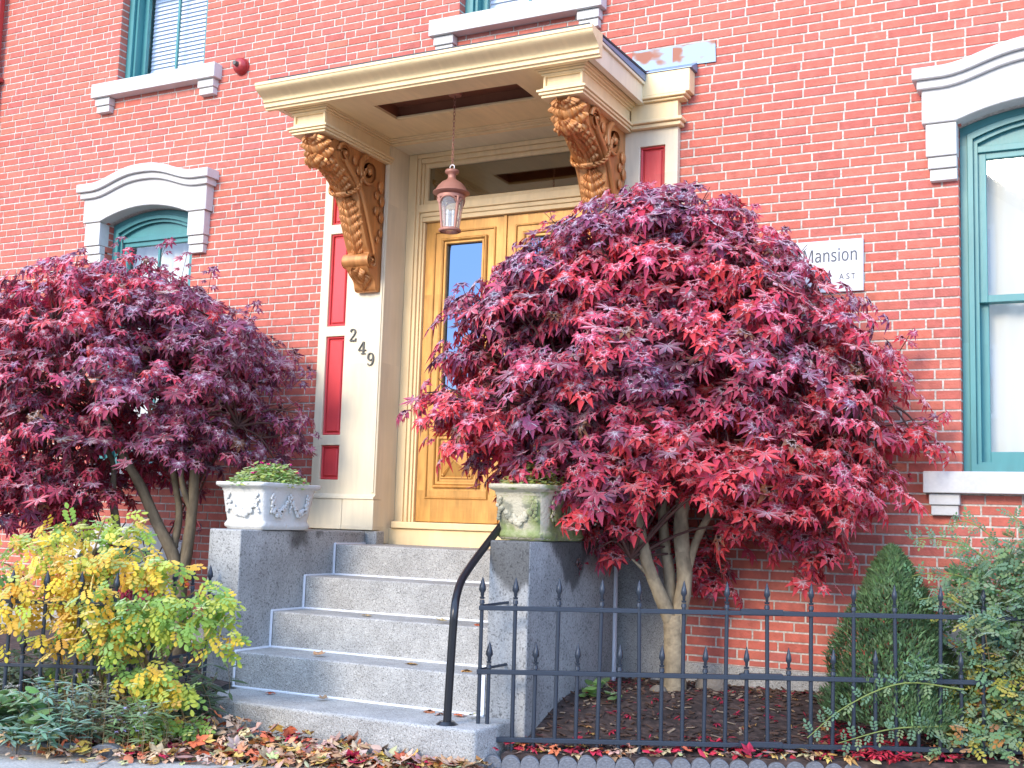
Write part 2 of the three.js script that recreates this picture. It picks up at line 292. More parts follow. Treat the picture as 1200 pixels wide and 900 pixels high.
  const info = list.map(([a, b, ya, yb]) => { const [u, v, d] = px((a + b) / 2, (ya + yb) / 2, 0); let s = (b - a) / d / d; if (u < 6 || u > 1194 || v < 4 || v > 800) s = 0; for (const [cx, cy, rx, ry] of crowns) if (((u - cx) / rx) ** 2 + ((v - cy) / ry) ** 2 < 1) s = 0; if (b - a < 0.09) s *= 0.5; return s; });
  const order = info.map((s, i) => [s, i]).sort((p, q) => q[0] - p[0]).slice(0, 300).map(e => e[1]), chosen = new Set(order);
  const mats = [], geoCache = {};
  for (let i = 0; i < 10; i++) { const t = tones[i % 8]; const m = std({ color: C(...t.map(v => v * (i > 7 ? 1.08 : 1))), map: brickMap, bumpMap: brickBump, bumpScale: 0.0025, roughness: 0.85 }); mats.push(m); }
  const limeMat = std({ color: C(0.66, 0.22, 0.17), map: brickMap, bumpMap: brickBump, bumpScale: 0.0025, roughness: 0.9 });
  const rest = []; let bn = 0;
  list.forEach(([a, b, ya, yb], i) => {
    const x = (a + b) / 2, y = (ya + yb) / 2, w = b - a, h = yb - ya, z = rr(-0.0015, 0.0015), lime = limed(x, y), t = tone(x, y);
    if (chosen.has(i)) {
      const wr = Math.round(w / 0.004) * 0.004, key = Math.round(wr * 1000) + '_' + Math.round(h * 2000) + '_' + (i % 5);
      if (!geoCache[key]) { const g = tri(brickGeo(wr, h)); const uv = g.attributes.uv; const ou = rnd() * 3, ov = rnd() * 3; for (let k = 0; k < uv.count; k++) uv.setXY(k, uv.getX(k) + ou, uv.getY(k) + ov); geoCache[key] = g; }
      const m = part(bn ? `brick_${String(bn).padStart(3, '0')}` : 'brick', geoCache[key], lime ? limeMat : mats[Math.floor(rnd() * 10)], wall); bn++; m.position.set(x, y, z); m.rotation.z = rr(-0.004, 0.004);
    } else {
      const g = brickGeo(w, h); g.rotateZ(rr(-0.004, 0.004)); g.translate(x, y, z); const c = lime ? [0.66, 0.22, 0.17] : t, n = g.attributes.position.count, col = new Float32Array(n * 3); for (let k = 0; k < n; k++) col.set(c, k * 3); g.setAttribute('color', new THREE.BufferAttribute(col, 3)); rest.push(g);
    }
  });
  // bricks that return into the window reveals
  for (const o of openings) for (let y = o.y0 + 0.004 + ((0.0435 - (o.y0 + 0.004)) % CH + CH) % CH - CH; y < o.y1 - 0.02; y += CH) for (const sd of [-1, 1]) {
    const ya = Math.max(y + J / 2, o.y0 + 0.005), yb = Math.min(y + CH - J / 2, o.y1 - 0.004); if (yb - ya < 0.015) continue;
    const g = brickGeo(0.104, yb - ya); g.rotateY(-sd * Math.PI / 2); g.translate(o.cx + sd * (HW - 0.0015), (ya + yb) / 2, -0.055); const c = tone(o.cx, y), n = g.attributes.position.count, col = new Float32Array(n * 3); for (let k = 0; k < n; k++) col.set(c, k * 3); g.setAttribute('color', new THREE.BufferAttribute(col, 3)); rest.push(g);
  }
  const bm = part('brickwork', merge(rest), M.brick, wall); bm.userData.kind = 'stuff';
  // granite base course, in blocks
  const blocks = [[-8.4, -6.2], [-6.2, -4.25], [-2.9, -1.67], [1.345, 2.35], [2.35, 3.0], [4.3, 6.2], [6.2, 8.4]];
  for (const [a, b] of blocks) part('base_block', tri(bx(a + 0.004, b - 0.004, -0.08, 0.444, -0.02, 0.03, 0.01)), M.granite, house);
}
// ------------- windows
function archTop(cx, y, list) { return list; }
function makeLintel(cx, y) {                                  // y = spring of the arch
  const g = [], n = 16;
  const topAt = (t) => { const a = Math.abs(t); return a > 0.78 ? 0 : 0.115 * (0.5 + 0.5 * Math.cos(Math.PI * Math.pow(a / 0.78, 1.25))); };
  const band = (hw, yTop, th, z0, z1) => { const up = [], dn = []; for (let i = 0; i <= 2 * n; i++) { const t = i / n - 1; up.push([cx + hw * t, yTop + topAt(t * hw / 0.77)]); dn.push([cx + hw * t, yTop + topAt(t * hw / 0.77) - th]); } return ext(shapeOf([...up, ...dn.reverse()]), z1 - z0, z0, 0.005); };
  g.push(band(0.765, y + 0.345, 0.075, -0.02, 0.15), band(0.74, y + 0.27, 0.055, -0.02, 0.12));
  const up = []; for (let i = 0; i <= 2 * n; i++) { const t = i / n - 1; up.push([cx + 0.715 * t, y + 0.217 + topAt(t * 0.715 / 0.77)]); }
  const dn = [[cx + 0.715, y], ...archPts(cx, HW - 0.004, y, 0.1).reverse(), [cx - 0.715, y]];
  g.push(ext(shapeOf([...up, ...dn]), 0.13, -0.04, 0.005));
  for (const s of [-1, 1]) {
    const a = (p, q) => s > 0 ? [cx + p, cx + q] : [cx - q, cx - p];
    g.push(bx(...a(HW - 0.002, 0.695), y - 0.21, y - 0.003, -0.04, 0.075, 0.005), bx(...a(HW, 0.685), y - 0.285, y - 0.213, -0.04, 0.06, 0.005), bx(...a(HW, 0.675), y - 0.36, y - 0.288, -0.04, 0.045, 0.005));
  }
  return merge(g);
}
function makeSill(cx, y) {
  const g = [bx(cx - 0.725, cx + 0.725, y - 0.13, y, -0.06, 0.1, 0.006)];
  for (const s of [-1, 1]) { const a = (p, q) => s > 0 ? [cx + p, cx + q] : [cx - q, cx - p]; g.push(bx(...a(0.52, 0.695), y - 0.2, y - 0.133, -0.02, 0.07, 0.005), bx(...a(0.53, 0.685), y - 0.262, y - 0.203, -0.02, 0.055, 0.005)); }
  return merge(g);
}
function makeWindow(cx, y0, y1, rise, opt) {
  const w = grp('window', house);
  if (opt.lintel) part('lintel', makeLintel(cx, y1), M.stone, w);
  part('sill', makeSill(cx, y0), M.stone, w);
  const fr = [];
  const fz = [[0.0, 0.045, -0.09], [0.045, 0.075, -0.075], [0.075, 0.1, -0.105]];
  for (const [a, b, z] of fz) {
    const h0 = HW - a, h1 = HW - b;
    const s = shapeOf([...archPts(cx, h0, y1 - a, rise), [cx + h0, y0 + 0.003], [cx - h0, y0 + 0.003]]);
    s.holes.push(pathOf([...archPts(cx, h1, y1 - b, rise), [cx + h1, y0 + 0.003 + b * 0.6], [cx - h1, y0 + 0.003 + b * 0.6]]));
    fr.push(ext(s, 0.12, z - 0.12, 0.004));
  }
  if (rise) fr.push(ext(shapeOf([...archPts(cx, HW - 0.09, y1 - 0.1, rise), [cx + HW - 0.09, y1 - 0.13], [cx - HW + 0.09, y1 - 0.13]]), 0.05, -0.19, 0.003), bx(cx - HW + 0.09, cx + HW - 0.09, y1 - 0.16, y1 - 0.12, -0.19, -0.115, 0.003));
  part('frame', merge(fr), M.teal, w);
  const yt = rise ? y1 - 0.155 : y1 - 0.08, yb = y0 + 0.06, x0 = cx - HW + 0.098, x1 = cx + HW - 0.098, mid = opt.mid;
  const sash = (a, b, z, bot, topw, name, mat) => {
    const s = part(name, merge([bx(x0, x0 + 0.052, a, b, z - 0.04, z, 0.003), bx(x1 - 0.052, x1, a, b, z - 0.04, z, 0.003), bx(x0 + 0.052, x1 - 0.052, a, a + bot, z - 0.04, z - 0.001, 0.003), bx(x0 + 0.052, x1 - 0.052, b - topw, b, z - 0.04, z - 0.001, 0.003), ...(opt.muntin ? [bx(cx - 0.011, cx + 0.011, a + bot, b - topw, z - 0.03, z - 0.008, 0.002)] : [])]), mat, w);
    const px0 = x0 + 0.05, px1 = x1 - 0.05;
    if (opt.muntin) { part('pane', tri(new THREE.PlaneGeometry(cx - px0, b - a - bot - topw + 0.01).translate((px0 + cx) / 2, (a + bot + b - topw) / 2, z - 0.022)), M.glass, w); part('pane', tri(new THREE.PlaneGeometry(px1 - cx, b - a - bot - topw + 0.01).translate((px1 + cx) / 2, (a + bot + b - topw) / 2, z - 0.0225)), M.glass, w); }
    else part('pane', tri(new THREE.PlaneGeometry(px1 - px0, b - a - bot - topw + 0.01).translate(cx, (a + bot + b - topw) / 2, z - 0.022)), M.glass, w);
    return s;
  };
  sash(mid - 0.02, yt, -0.135, 0.045, 0.045, 'upper_sash', M.teal);
  sash(yb, mid + 0.025, -0.182, 0.075, 0.045, 'lower_sash', M.teal);
  if (opt.blind) {
    for (let k = 0; k < 44; k++) { const y = yt - 0.03 - k * 0.04; if (y < yb + 0.04) break; part('blind_slat', tri(new RoundedBoxGeometry(2 * HW - 0.24, 0.004, 0.042, 1, 0.0015).rotateX(1.05).translate(cx, y, -0.29)), M.blind, w); }
  }
  if (opt.curtain) {
    const nx = 60, ny = 10, pos = [], idx = [], W = x1 - x0, [lo, hi, amp, dz] = opt.curtain;
    for (let i = 0; i <= nx; i++) for (let j = 0; j <= ny; j++) { const t = i / nx, y = lerp(yb + lo, yt + hi, j / ny); pos.push(x0 + W * t, y, -0.285 - dz + amp * (0.018 * Math.sin(t * 37 + 1.2 * Math.sin(t * 9)) + 0.014 * Math.sin(t * 17 + j * 0.12))); }
    for (let i = 0; i < nx; i++) for (let j = 0; j < ny; j++) { const a = i * (ny + 1) + j, b = a + ny + 1; idx.push(a, b, a + 1, b, b + 1, a + 1); }
    const g = new THREE.BufferGeometry(); g.setAttribute('position', new THREE.Float32BufferAttribute(pos, 3)); g.setIndex(idx); g.computeVertexNormals(); part('curtain', tri(g), M.curtain, w);
  }
  return w;
}
makeWindow(CXR, 1.70, 3.865, 0.1, { lintel: true, mid: 2.775, curtain: [0, 0, 0.45, 0] });
makeWindow(CXL, 1.70, 3.865, 0.1, { lintel: true, mid: 2.775, muntin: true, curtain: [0, 0, 0.8, 0] });
makeWindow(CXL, 5.16, 7.0, 0, { mid: 6.1, muntin: true, blind: true });
makeWindow(0.01, 5.16, 7.0, 0, { mid: 6.1, muntin: true, blind: true });
// basement windows with arched stone heads
for (const [cx, ys] of [[CXL, 0.93], [CXR, 0.70]]) {
  const w = grp('basement_window', house);
  const s = shapeOf([[cx - 0.66, ys - 0.36], [cx - 0.66, ys + 0.13], ...archPts(cx, 0.62, ys + 0.14, 0.13), [cx + 0.66, ys + 0.13], [cx + 0.66, ys - 0.36], [cx + HW, ys - 0.36], ...archPts(cx, HW, ys - 0.02, 0.1).reverse(), [cx - HW, ys - 0.36]]);
  part('stone_head', tri(ext(s, 0.1, -0.04, 0.006)), M.stone, w);
  const f = shapeOf([...archPts(cx, HW - 0.01, ys - 0.03, 0.1), [cx + HW - 0.01, 0.36], [cx - HW + 0.01, 0.36]]);
  f.holes.push(pathOf([...archPts(cx, HW - 0.09, ys - 0.1, 0.09), [cx + HW - 0.09, 0.42], [cx - HW + 0.09, 0.42]]));
  part('frame', tri(ext(f, 0.08, -0.2, 0.004)), M.teal, w);
  part('pane', tri(new THREE.PlaneGeometry(2 * HW - 0.16, ys - 0.36).translate(cx, 0.4 + (ys - 0.36) / 2, -0.16)), M.transomGlass, w);
}
// ------------- pilasters with red panels
for (const s of [-1, 1]) {
  const p = grp('pilaster', house), X = (a, b) => s < 0 ? [CX - b, CX - a] : [CX + a, CX + b];
  const [x0, x1] = X(0.865, 1.465 + (s > 0 ? 0.035 : 0));
  const pan = [[2.80, 3.545], [1.943, 2.72], [1.597, 1.864], [3.62, 3.95]];
  const [a0, a1] = s < 0 ? [-1.575, -1.40] : [1.035, 1.22];
  const sh = shapeOf([[x0, 1.48], [x1, 1.48], [x1, 4.07], [x0, 4.07]]);
  for (const [y0, y1] of pan) sh.holes.push(pathOf([[a0, y0], [a0, y1], [a1, y1], [a1, y0]]));
  part('shaft', tri(ext(sh, 0.09, -0.04, 0.003)), M.pale, p);
  for (const [y0, y1] of pan) {
    const q = 0.028; const rp = part('red_panel', merge([bx(a0 - 0.01, a1 + 0.01, y0 - 0.01, y1 + 0.01, -0.02, 0.018, 0), ring(a0 + 0.002, a1 - 0.002, y0 + 0.002, y1 - 0.002, 0.014, 0.02, 0.017, 0.006), ext(shapeOf([[a0 + q, y0 + q], [a1 - q, y0 + q], [a1 - q, y1 - q], [a0 + q, y1 - q]]), 0.016, 0.016, 0.007)]), M.red, p); rp.userData.label = 'red painted sunk panel';
  }
  // bead along the inner edge
  const bead = s < 0 ? [x1 - 0.03, x1 - 0.008] : [x0 + 0.008, x0 + 0.03];
  part('bead', merge([bx(bead[0], bead[1], 1.5, 4.06, 0.045, 0.062, 0.007)]), M.pale, p);
  const [b0, b1] = X(0.85, 1.49 + (s > 0 ? 0.03 : 0));
  part('plinth', merge([bx(b0, b0 + (b1 - b0) * 0.55 - 0.001, 1.219, 1.45, -0.02, 0.085, 0.006), bx(b0 + (b1 - b0) * 0.55 + 0.001, b1, 1.219, 1.45, -0.02, 0.084, 0.006), alongX([[0, 1.452], [0.092, 1.452], [0.09, 1.466], [0.07, 1.478], [0.058, 1.49], [0, 1.49]], b0, b1)]), M.pale, p);
  part('granite_base', tri(bx(b0 - 0.03, b1 + 0.03, 0.1, 1.214, -0.04, 0.07, 0.008)), M.graniteSmooth, house);
}
// ------------- recess, casing, transom, doors
{
  const e = grp('door_surround', house), L = CX - 0.863, R = CX + 0.863, zc = -0.23;
  part('reveal', merge([bx(L - 0.03, L, 1.12, 4.215, -0.36, 0.045, 0), bx(R, R + 0.03, 1.12, 4.215, -0.36, 0.045, 0), bx(L - 0.02, R + 0.02, 4.216, 4.25, -0.36, 0.04, 0)]), M.pale, e);
  const cs = [];
  for (const s of [-1, 1]) { const a = (p, q) => s < 0 ? [L + p, L + q] : [R - q, R - p]; cs.push(bx(...a(0.001, 0.075), 1.12, 4.214, -0.34, zc, 0.004), bx(...a(0.076, 0.105), 1.29, 4.18, -0.34, zc - 0.012, 0.006), bx(...a(0.106, 0.128), 1.29, 4.14, -0.34, zc - 0.03, 0.005), bx(...a(0.129, 0.146), 1.29, 3.66, -0.34, zc - 0.045, 0.004)); }
  cs.push(bx(L + 0.076, R - 0.076, 4.18, 4.214, -0.34, zc - 0.003, 0.004), bx(L + 0.106, R - 0.106, 4.142, 4.179, -0.34, zc - 0.018, 0.006));
  // transom bar
  cs.push(bx(L + 0.107, R - 0.107, 3.735, 3.80, -0.36, zc - 0.004, 0.006), bx(L + 0.129, R - 0.129, 3.70, 3.734, -0.36, zc - 0.02, 0.006), bx(L + 0.129, R - 0.129, 3.664, 3.699, -0.36, zc - 0.032, 0.004));
  part('casing', merge(cs), M.cream, e);
  part('transom_frame', merge([ring(L + 0.128, R - 0.128, 3.80, 4.142, 0.036, 0.04, -0.31, 0.006)]), M.cream, e);
  part('transom_pane', tri(new THREE.PlaneGeometry(2 * 0.863 - 0.3, 0.29).translate(CX, 3.971, -0.295)), M.transomGlass, e);
  part('threshold', merge([bx(L + 0.03, R - 0.03, 1.24, 1.292, -0.36, -0.14, 0.008)]), M.cream, e);
  part('riser_board', merge([bx(L, R, 1.1, 1.238, -0.36, -0.165, 0.004)]), M.cream, e);
  for (const s of [0, 1]) {
    const d = grp('door', house), x0 = s ? CX + 0.004 : L + 0.148, x1 = s ? R - 0.148 : CX - 0.004, m = (x0 + x1) / 2, zd = -0.3;
    const leafShape = shapeOf([[x0, 1.296], [x1, 1.296], [x1, 3.662], [x0, 3.662]]);
    leafShape.holes.push(pathOf([[m - 0.16, 2.315], [m - 0.16, 3.475], [m + 0.16, 3.475], [m + 0.16, 2.315]]));
    part('leaf', tri(ext(leafShape, 0.05, zd - 0.05, 0.003)), M.gold, d);
    part('moulding', merge([ring(m - 0.275, m + 0.275, 2.22, 3.58, 0.014, 0.014, zd - 0.001, 0.005)]), M.gold, d);
    part('glazing_bead', merge([ring(m - 0.205, m + 0.205, 2.27, 3.52, 0.022, 0.026, zd - 0.001, 0.009), ring(m - 0.18, m + 0.18, 2.295, 3.495, 0.022, 0.014, zd - 0.001, 0.005)]), M.gold, d);
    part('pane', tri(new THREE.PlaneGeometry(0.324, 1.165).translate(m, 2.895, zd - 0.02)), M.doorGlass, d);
    part('moulding', merge([ring(m - 0.275, m + 0.275, 1.475, 2.11, 0.014, 0.014, zd - 0.001, 0.005)]), M.gold, d);
    part('moulding', merge([ring(m - 0.205, m + 0.205, 1.56, 1.98, 0.02, 0.03, zd - 0.001, 0.01), ring(m - 0.184, m + 0.184, 1.58, 1.96, 0.03, 0.02, zd - 0.001, 0.008)]), M.gold, d);
    // pyramid with four raised ribs
    const pc = V(m, 1.77, 0), h = 0.128, py = new THREE.BufferGeometry(), z0 = zd + 0.004, z1 = zd + 0.05;
    const P = [[m - h, 1.77 - h, z0], [m + h, 1.77 - h, z0], [m + h, 1.77 + h, z0], [m - h, 1.77 + h, z0], [m, 1.77, z1]];
    const tr = []; for (let i = 0; i < 4; i++) tr.push(...P[i], ...P[(i + 1) % 4], ...P[4]);
    py.setAttribute('position', new THREE.Float32BufferAttribute(tr, 3)); py.computeVertexNormals();
    const ribs = [];
    for (const [a, b] of [[-1, -1], [1, -1], [1, 1], [-1, 1]]) {
      const g = new THREE.BufferGeometry(), u = V(a, b, 0).normalize(), v = V(-u.y, u.x, 0), o = V(m, 1.77, z1 + 0.002), e2 = V(m + a * (h - 0.025), 1.77 + b * (h - 0.025), z0 + 0.01), wv = 0.016;
      const A = e2.clone().addScaledVector(v, wv), B = e2.clone().addScaledVector(v, -wv), T = e2.clone().add(V(0, 0, 0.018)), Ad = A.clone().add(V(0, 0, -0.008)), Bd = B.clone().add(V(0, 0, -0.008));
      g.setAttribute('position', new THREE.Float32BufferAttribute([o, A, T, o, T, B, A, Ad, T, T, Bd, B, Ad, Bd, T].flatMap(q => [q.x, q.y, q.z]), 3)); g.computeVertexNormals(); ribs.push(g);
      const st = part('stud', prim(new THREE.SphereGeometry(0.014, 10, 8).translate(m + a * (h - 0.016), 1.77 + b * (h - 0.016), z0 + 0.008)), M.gold, d);
    }
    part('pyramid_panel', merge([py, ring(m - 0.14, m + 0.14, 1.63, 1.91, 0.014, 0.014, zd - 0.001, 0.004), ...ribs]), M.gold, d);
    if (s) part('meeting_strip', merge([bx(CX - 0.016, CX + 0.012, 1.3, 3.66, zd - 0.002, zd + 0.014, 0.004)]), M.gold, d);
    part('knob', prim(new THREE.SphereGeometry(0.028, 14, 10).translate(s ? x0 + 0.06 : x1 - 0.07, 2.18, zd + 0.05)), M.pewter, d);
  }
}
// ------------- the hood over the door
{
  const h = grp('door_hood', house), X = (s, a, b) => s < 0 ? [CX - b, CX - a] : [CX + a, CX + b];
  // front crown moulding with cut ends
  const prof = [[0.98, 4.238], [1.012, 4.238], [1.014, 4.252], [1.03, 4.254], [1.03, 4.282], [1.045, 4.286]];
  for (let i = 0; i <= 12; i++) { const t = i / 12; prof.push([1.045 + 0.098 * t + 0.014 * Math.sin(t * Math.PI * 2 + Math.PI), 4.288 + 0.085 * t]); }
  prof.push([1.15, 4.378], [1.15, 4.398], [0.98, 4.398]);
  part('crown_moulding', tri(alongX(prof, CX - 1.322, CX + 1.318)), M.cream, h);
  part('fascia', merge([bx(CX - 1.26, CX + 1.26, 4.247, 4.397, 0.955, 0.979, 0.003)]), M.cream, h);
  for (const s of [-1, 1]) {
    part('side_fascia', merge([bx(...X(s, 1.215, 1.258), 4.247, 4.397, 0.02, 0.954, 0.003), bx(...X(s, 1.259, 1.275), 4.375, 4.397, 0.02, 1.0, 0.003)]), M.pale, h);
    // beam from the wall to the front
    const bm = [bx(...X(s, 0.87, 1.15), 4.128, 4.243, 0.03, 0.885, 0.003)];
    const [f0, f1] = X(s, 0.87, 1.15);
    bm.push(ring(f0, f1, 4.128, 4.222, 0.018, 0.016, 0.886, 0.003));
    part('beam', merge(bm), M.cream, h);
    const mo = [];
    // bed mould above and below, on front and both sides
    const frame = (y0, y1, out, o) => { const [a, b] = X(s, 0.87 - o, 1.15 + o); mo.push(bx(a, b, y0, y1, 0.02, 0.9 + o, 0.004)); };
    frame(4.212, 4.226, 0, 0.012); frame(4.227, 4.240, 0, 0.028); frame(4.241, 4.2465, 0, 0.045);
    frame(4.116, 4.127, 0, 0.014); frame(4.098, 4.115, 0, 0.034); frame(4.08, 4.097, 0, 0.022); frame(4.062, 4.079, 0, 0.008);
    part('bed_moulding', merge(mo), M.cream, h);
    // entablature block on the wall above the pilaster
    const eb = [], [w0, w1] = X(s, 1.16, 1.525);
    const [u0, u1] = s > 0 ? [w0, w1 - 0.02] : [w0 + 0.02, w1];
    eb.push(bx(u0, u1, 4.128, 4.25, 0, 0.075, 0.003), bx(...X(s, 1.16, 1.555), 4.252, 4.268, 0, 0.1, 0.004), bx(...X(s, 1.16, 1.575), 4.269, 4.29, 0, 0.122, 0.006), bx(...X(s, 1.16, 1.6), 4.291, 4.452, 0, 0.115, 0.004), bx(...X(s, 1.16, 1.545), 4.1, 4.127, 0, 0.108, 0.008), bx(...X(s, 1.16, 1.53), 4.07, 4.099, 0, 0.088, 0.006));
    part('entablature_block', merge(eb), M.cream, h);
  }
  // soffit with the sunk panel
  const sp = shapeOf([[CX - 1.2, 0.0], [CX + 1.2, 0.0], [CX + 1.2, 0.97], [CX - 1.2, 0.97]]), rx0 = -0.73, rx1 = 0.42, rz0 = 0.445, rz1 = 0.77;
  sp.holes.push(pathOf([[rx0, rz0], [rx0, rz1], [rx1, rz1], [rx1, rz0]]));
  const sg = ext(sp, 0.02, 0); sg.applyMatrix4(new THREE.Matrix4().set(1, 0, 0, 0, 0, 0, 1, 4.248, 0, 1, 0, 0, 0, 0, 0, 1)); // shape (x, z) -> world, thickness up
  part('soffit', tri(flip(sg)), M.cream, h);
  part('sunk_panel', merge([bx(rx0 - 0.02, rx1 + 0.02, 4.345, 4.36, rz0 - 0.02, rz1 + 0.02, 0), bx(rx0 - 0.02, rx0, 4.269, 4.345, rz0 - 0.02, rz1 + 0.02, 0), bx(rx1, rx1 + 0.02, 4.269, 4.345, rz0 - 0.02, rz1 + 0.02, 0), bx(rx0, rx1, 4.269, 4.345, rz0 - 0.02, rz0, 0), bx(rx0, rx1, 4.269, 4.345, rz1, rz1 + 0.02, 0)]), M.brown, h);
  part('panel_bead', merge([bx(rx0, rx1, 4.25, 4.268, rz0 + 0.001, rz0 + 0.024, 0.004)]), M.cream, h);
  part('wall_moulding', merge([bx(CX - 0.868, CX + 0.868, 4.214, 4.247, 0.0, 0.05, 0.004), bx(CX - 0.868, CX + 0.868, 4.228, 4.247, 0.051, 0.075, 0.006), bx(CX - 0.868, CX + 0.868, 4.238, 4.2475, 0.076, 0.1, 0.003)]), M.cream, h);
  // roof sheet, its dark drip edge and the flashing on the wall
  const rp = [[0.0, 4.458], [1.118, 4.412], [1.118, 4.424], [0.0, 4.474]];
  part('roof_sheet', tri(alongX(rp, CX - 1.235, CX + 1.285)), M.roofDark, h);
  part('roof_board', tri(alongX([[0.0, 4.400], [1.112, 4.400], [1.112, 4.411], [0.0, 4.456]], CX - 1.228, CX + 1.28)), M.zinc, h);
  const fl = part('wall_flashing', merge([ext(shapeOf([[0.955, 4.52], [1.565, 4.51], [1.56, 4.665], [0.945, 4.675]]), 0.006, 0.004, 0.001)]), M.patina, h); fl.userData.label = 'weathered metal flashing patch';
  for (const [a, b] of [[1.1, 1.43], [-1.8, -1.44]]) part('cap_flashing', tri(alongX([[0.0, 4.454], [0.122, 4.454], [0.122, 4.459], [0.006, 4.525], [0, 4.525]], a, b)), M.zinc, h);
}
// ------------- carved scroll brackets
function sheet(fn, nu, nv) {
  const pos = [], idx = []; for (let i = 0; i <= nu; i++) for (let j = 0; j <= nv; j++) { const p = fn(i / nu, j / nv); pos.push(p.x, p.y, p.z); }
  for (let i = 0; i < nu; i++) for (let j = 0; j < nv; j++) { const a = i * (nv + 1) + j, b = a + nv + 1; idx.push(a, a + 1, b, b, a + 1, b + 1); }
  const g = new THREE.BufferGeometry(); g.setAttribute('position', new THREE.Float32BufferAttribute(pos, 3)); g.setIndex(idx); g.computeVertexNormals(); return g.toNonIndexed();
}
// acanthus leaf: along a curve in the (z, y) plane, lobed edge, raised ribs, both faces closed by a back sheet
function acanthus(pts, W, lobes, curl, flare = 1) {
  const cv = new THREE.CatmullRomCurve3(pts.map(([z, y]) => V(0, y, z))), nu = 84, nv = 40;
  const f = (t, v) => {
    const u = v * 2 - 1, a = Math.abs(u), P = cv.getPoint(t), T = cv.getTangent(t), N = V(0, -T.z, T.y).multiplyScalar(-1); if (N.z < 0) N.negate();
    const prof = Math.pow(Math.sin(Math.PI * clamp(0.12 + 0.85 * t)), 0.55) * lerp(0.75, flare, t);
    const ph = t * lobes - a * 0.75, lob = Math.abs(Math.sin(Math.PI * ph));
    const w = W * prof * (1 - 0.36 * (1 - lob) * a);
    const ribs = 0.02 * Math.pow(lob, 0.7) * (0.3 + 0.7 * a) + 0.02 * Math.exp(-(u * u) / 0.012) + 0.006 * Math.sin(u * 24 + t * 9);
    const bow = -curl * a * a * a, lift = 0.022 * (1 - Math.pow(a, 3));
    const q = P.clone().addScaledVector(N, ribs + lift + bow); q.x += u * w; return q;
  };
  return sheet(f, nu, nv);
}
function volute(z, y, r, turns, x0, x1, dir = 1, a0 = 0) {           // spiral band standing on the side faces
  const g = []; const pts = [], rad = [];
  for (let i = 0; i <= 40; i++) { const t = i / 40, a = a0 + dir * t * turns * Math.PI * 2, q = r * (1 - 0.82 * t); pts.push(V(0, y + q * Math.sin(a), z + q * Math.cos(a))); rad.push(0.024 * (1 - 0.5 * t) * r / 0.12 + 0.004); }
  for (const x of [x0, x1]) g.push(tube(pts.map(p => p.clone().setX(x)), rad, 6, 60));
  const c = new THREE.CylinderGeometry(r * 0.92, r * 0.92, x1 - x0, 20).rotateZ(Math.PI / 2).translate((x0 + x1) / 2, y, z); const eye = [x0 - 0.008, x1 + 0.008].map(x => new THREE.SphereGeometry(r * 0.24, 8, 6).translate(x, y, z));
  return [...g, prim(c), ...eye.map(prim)];
}
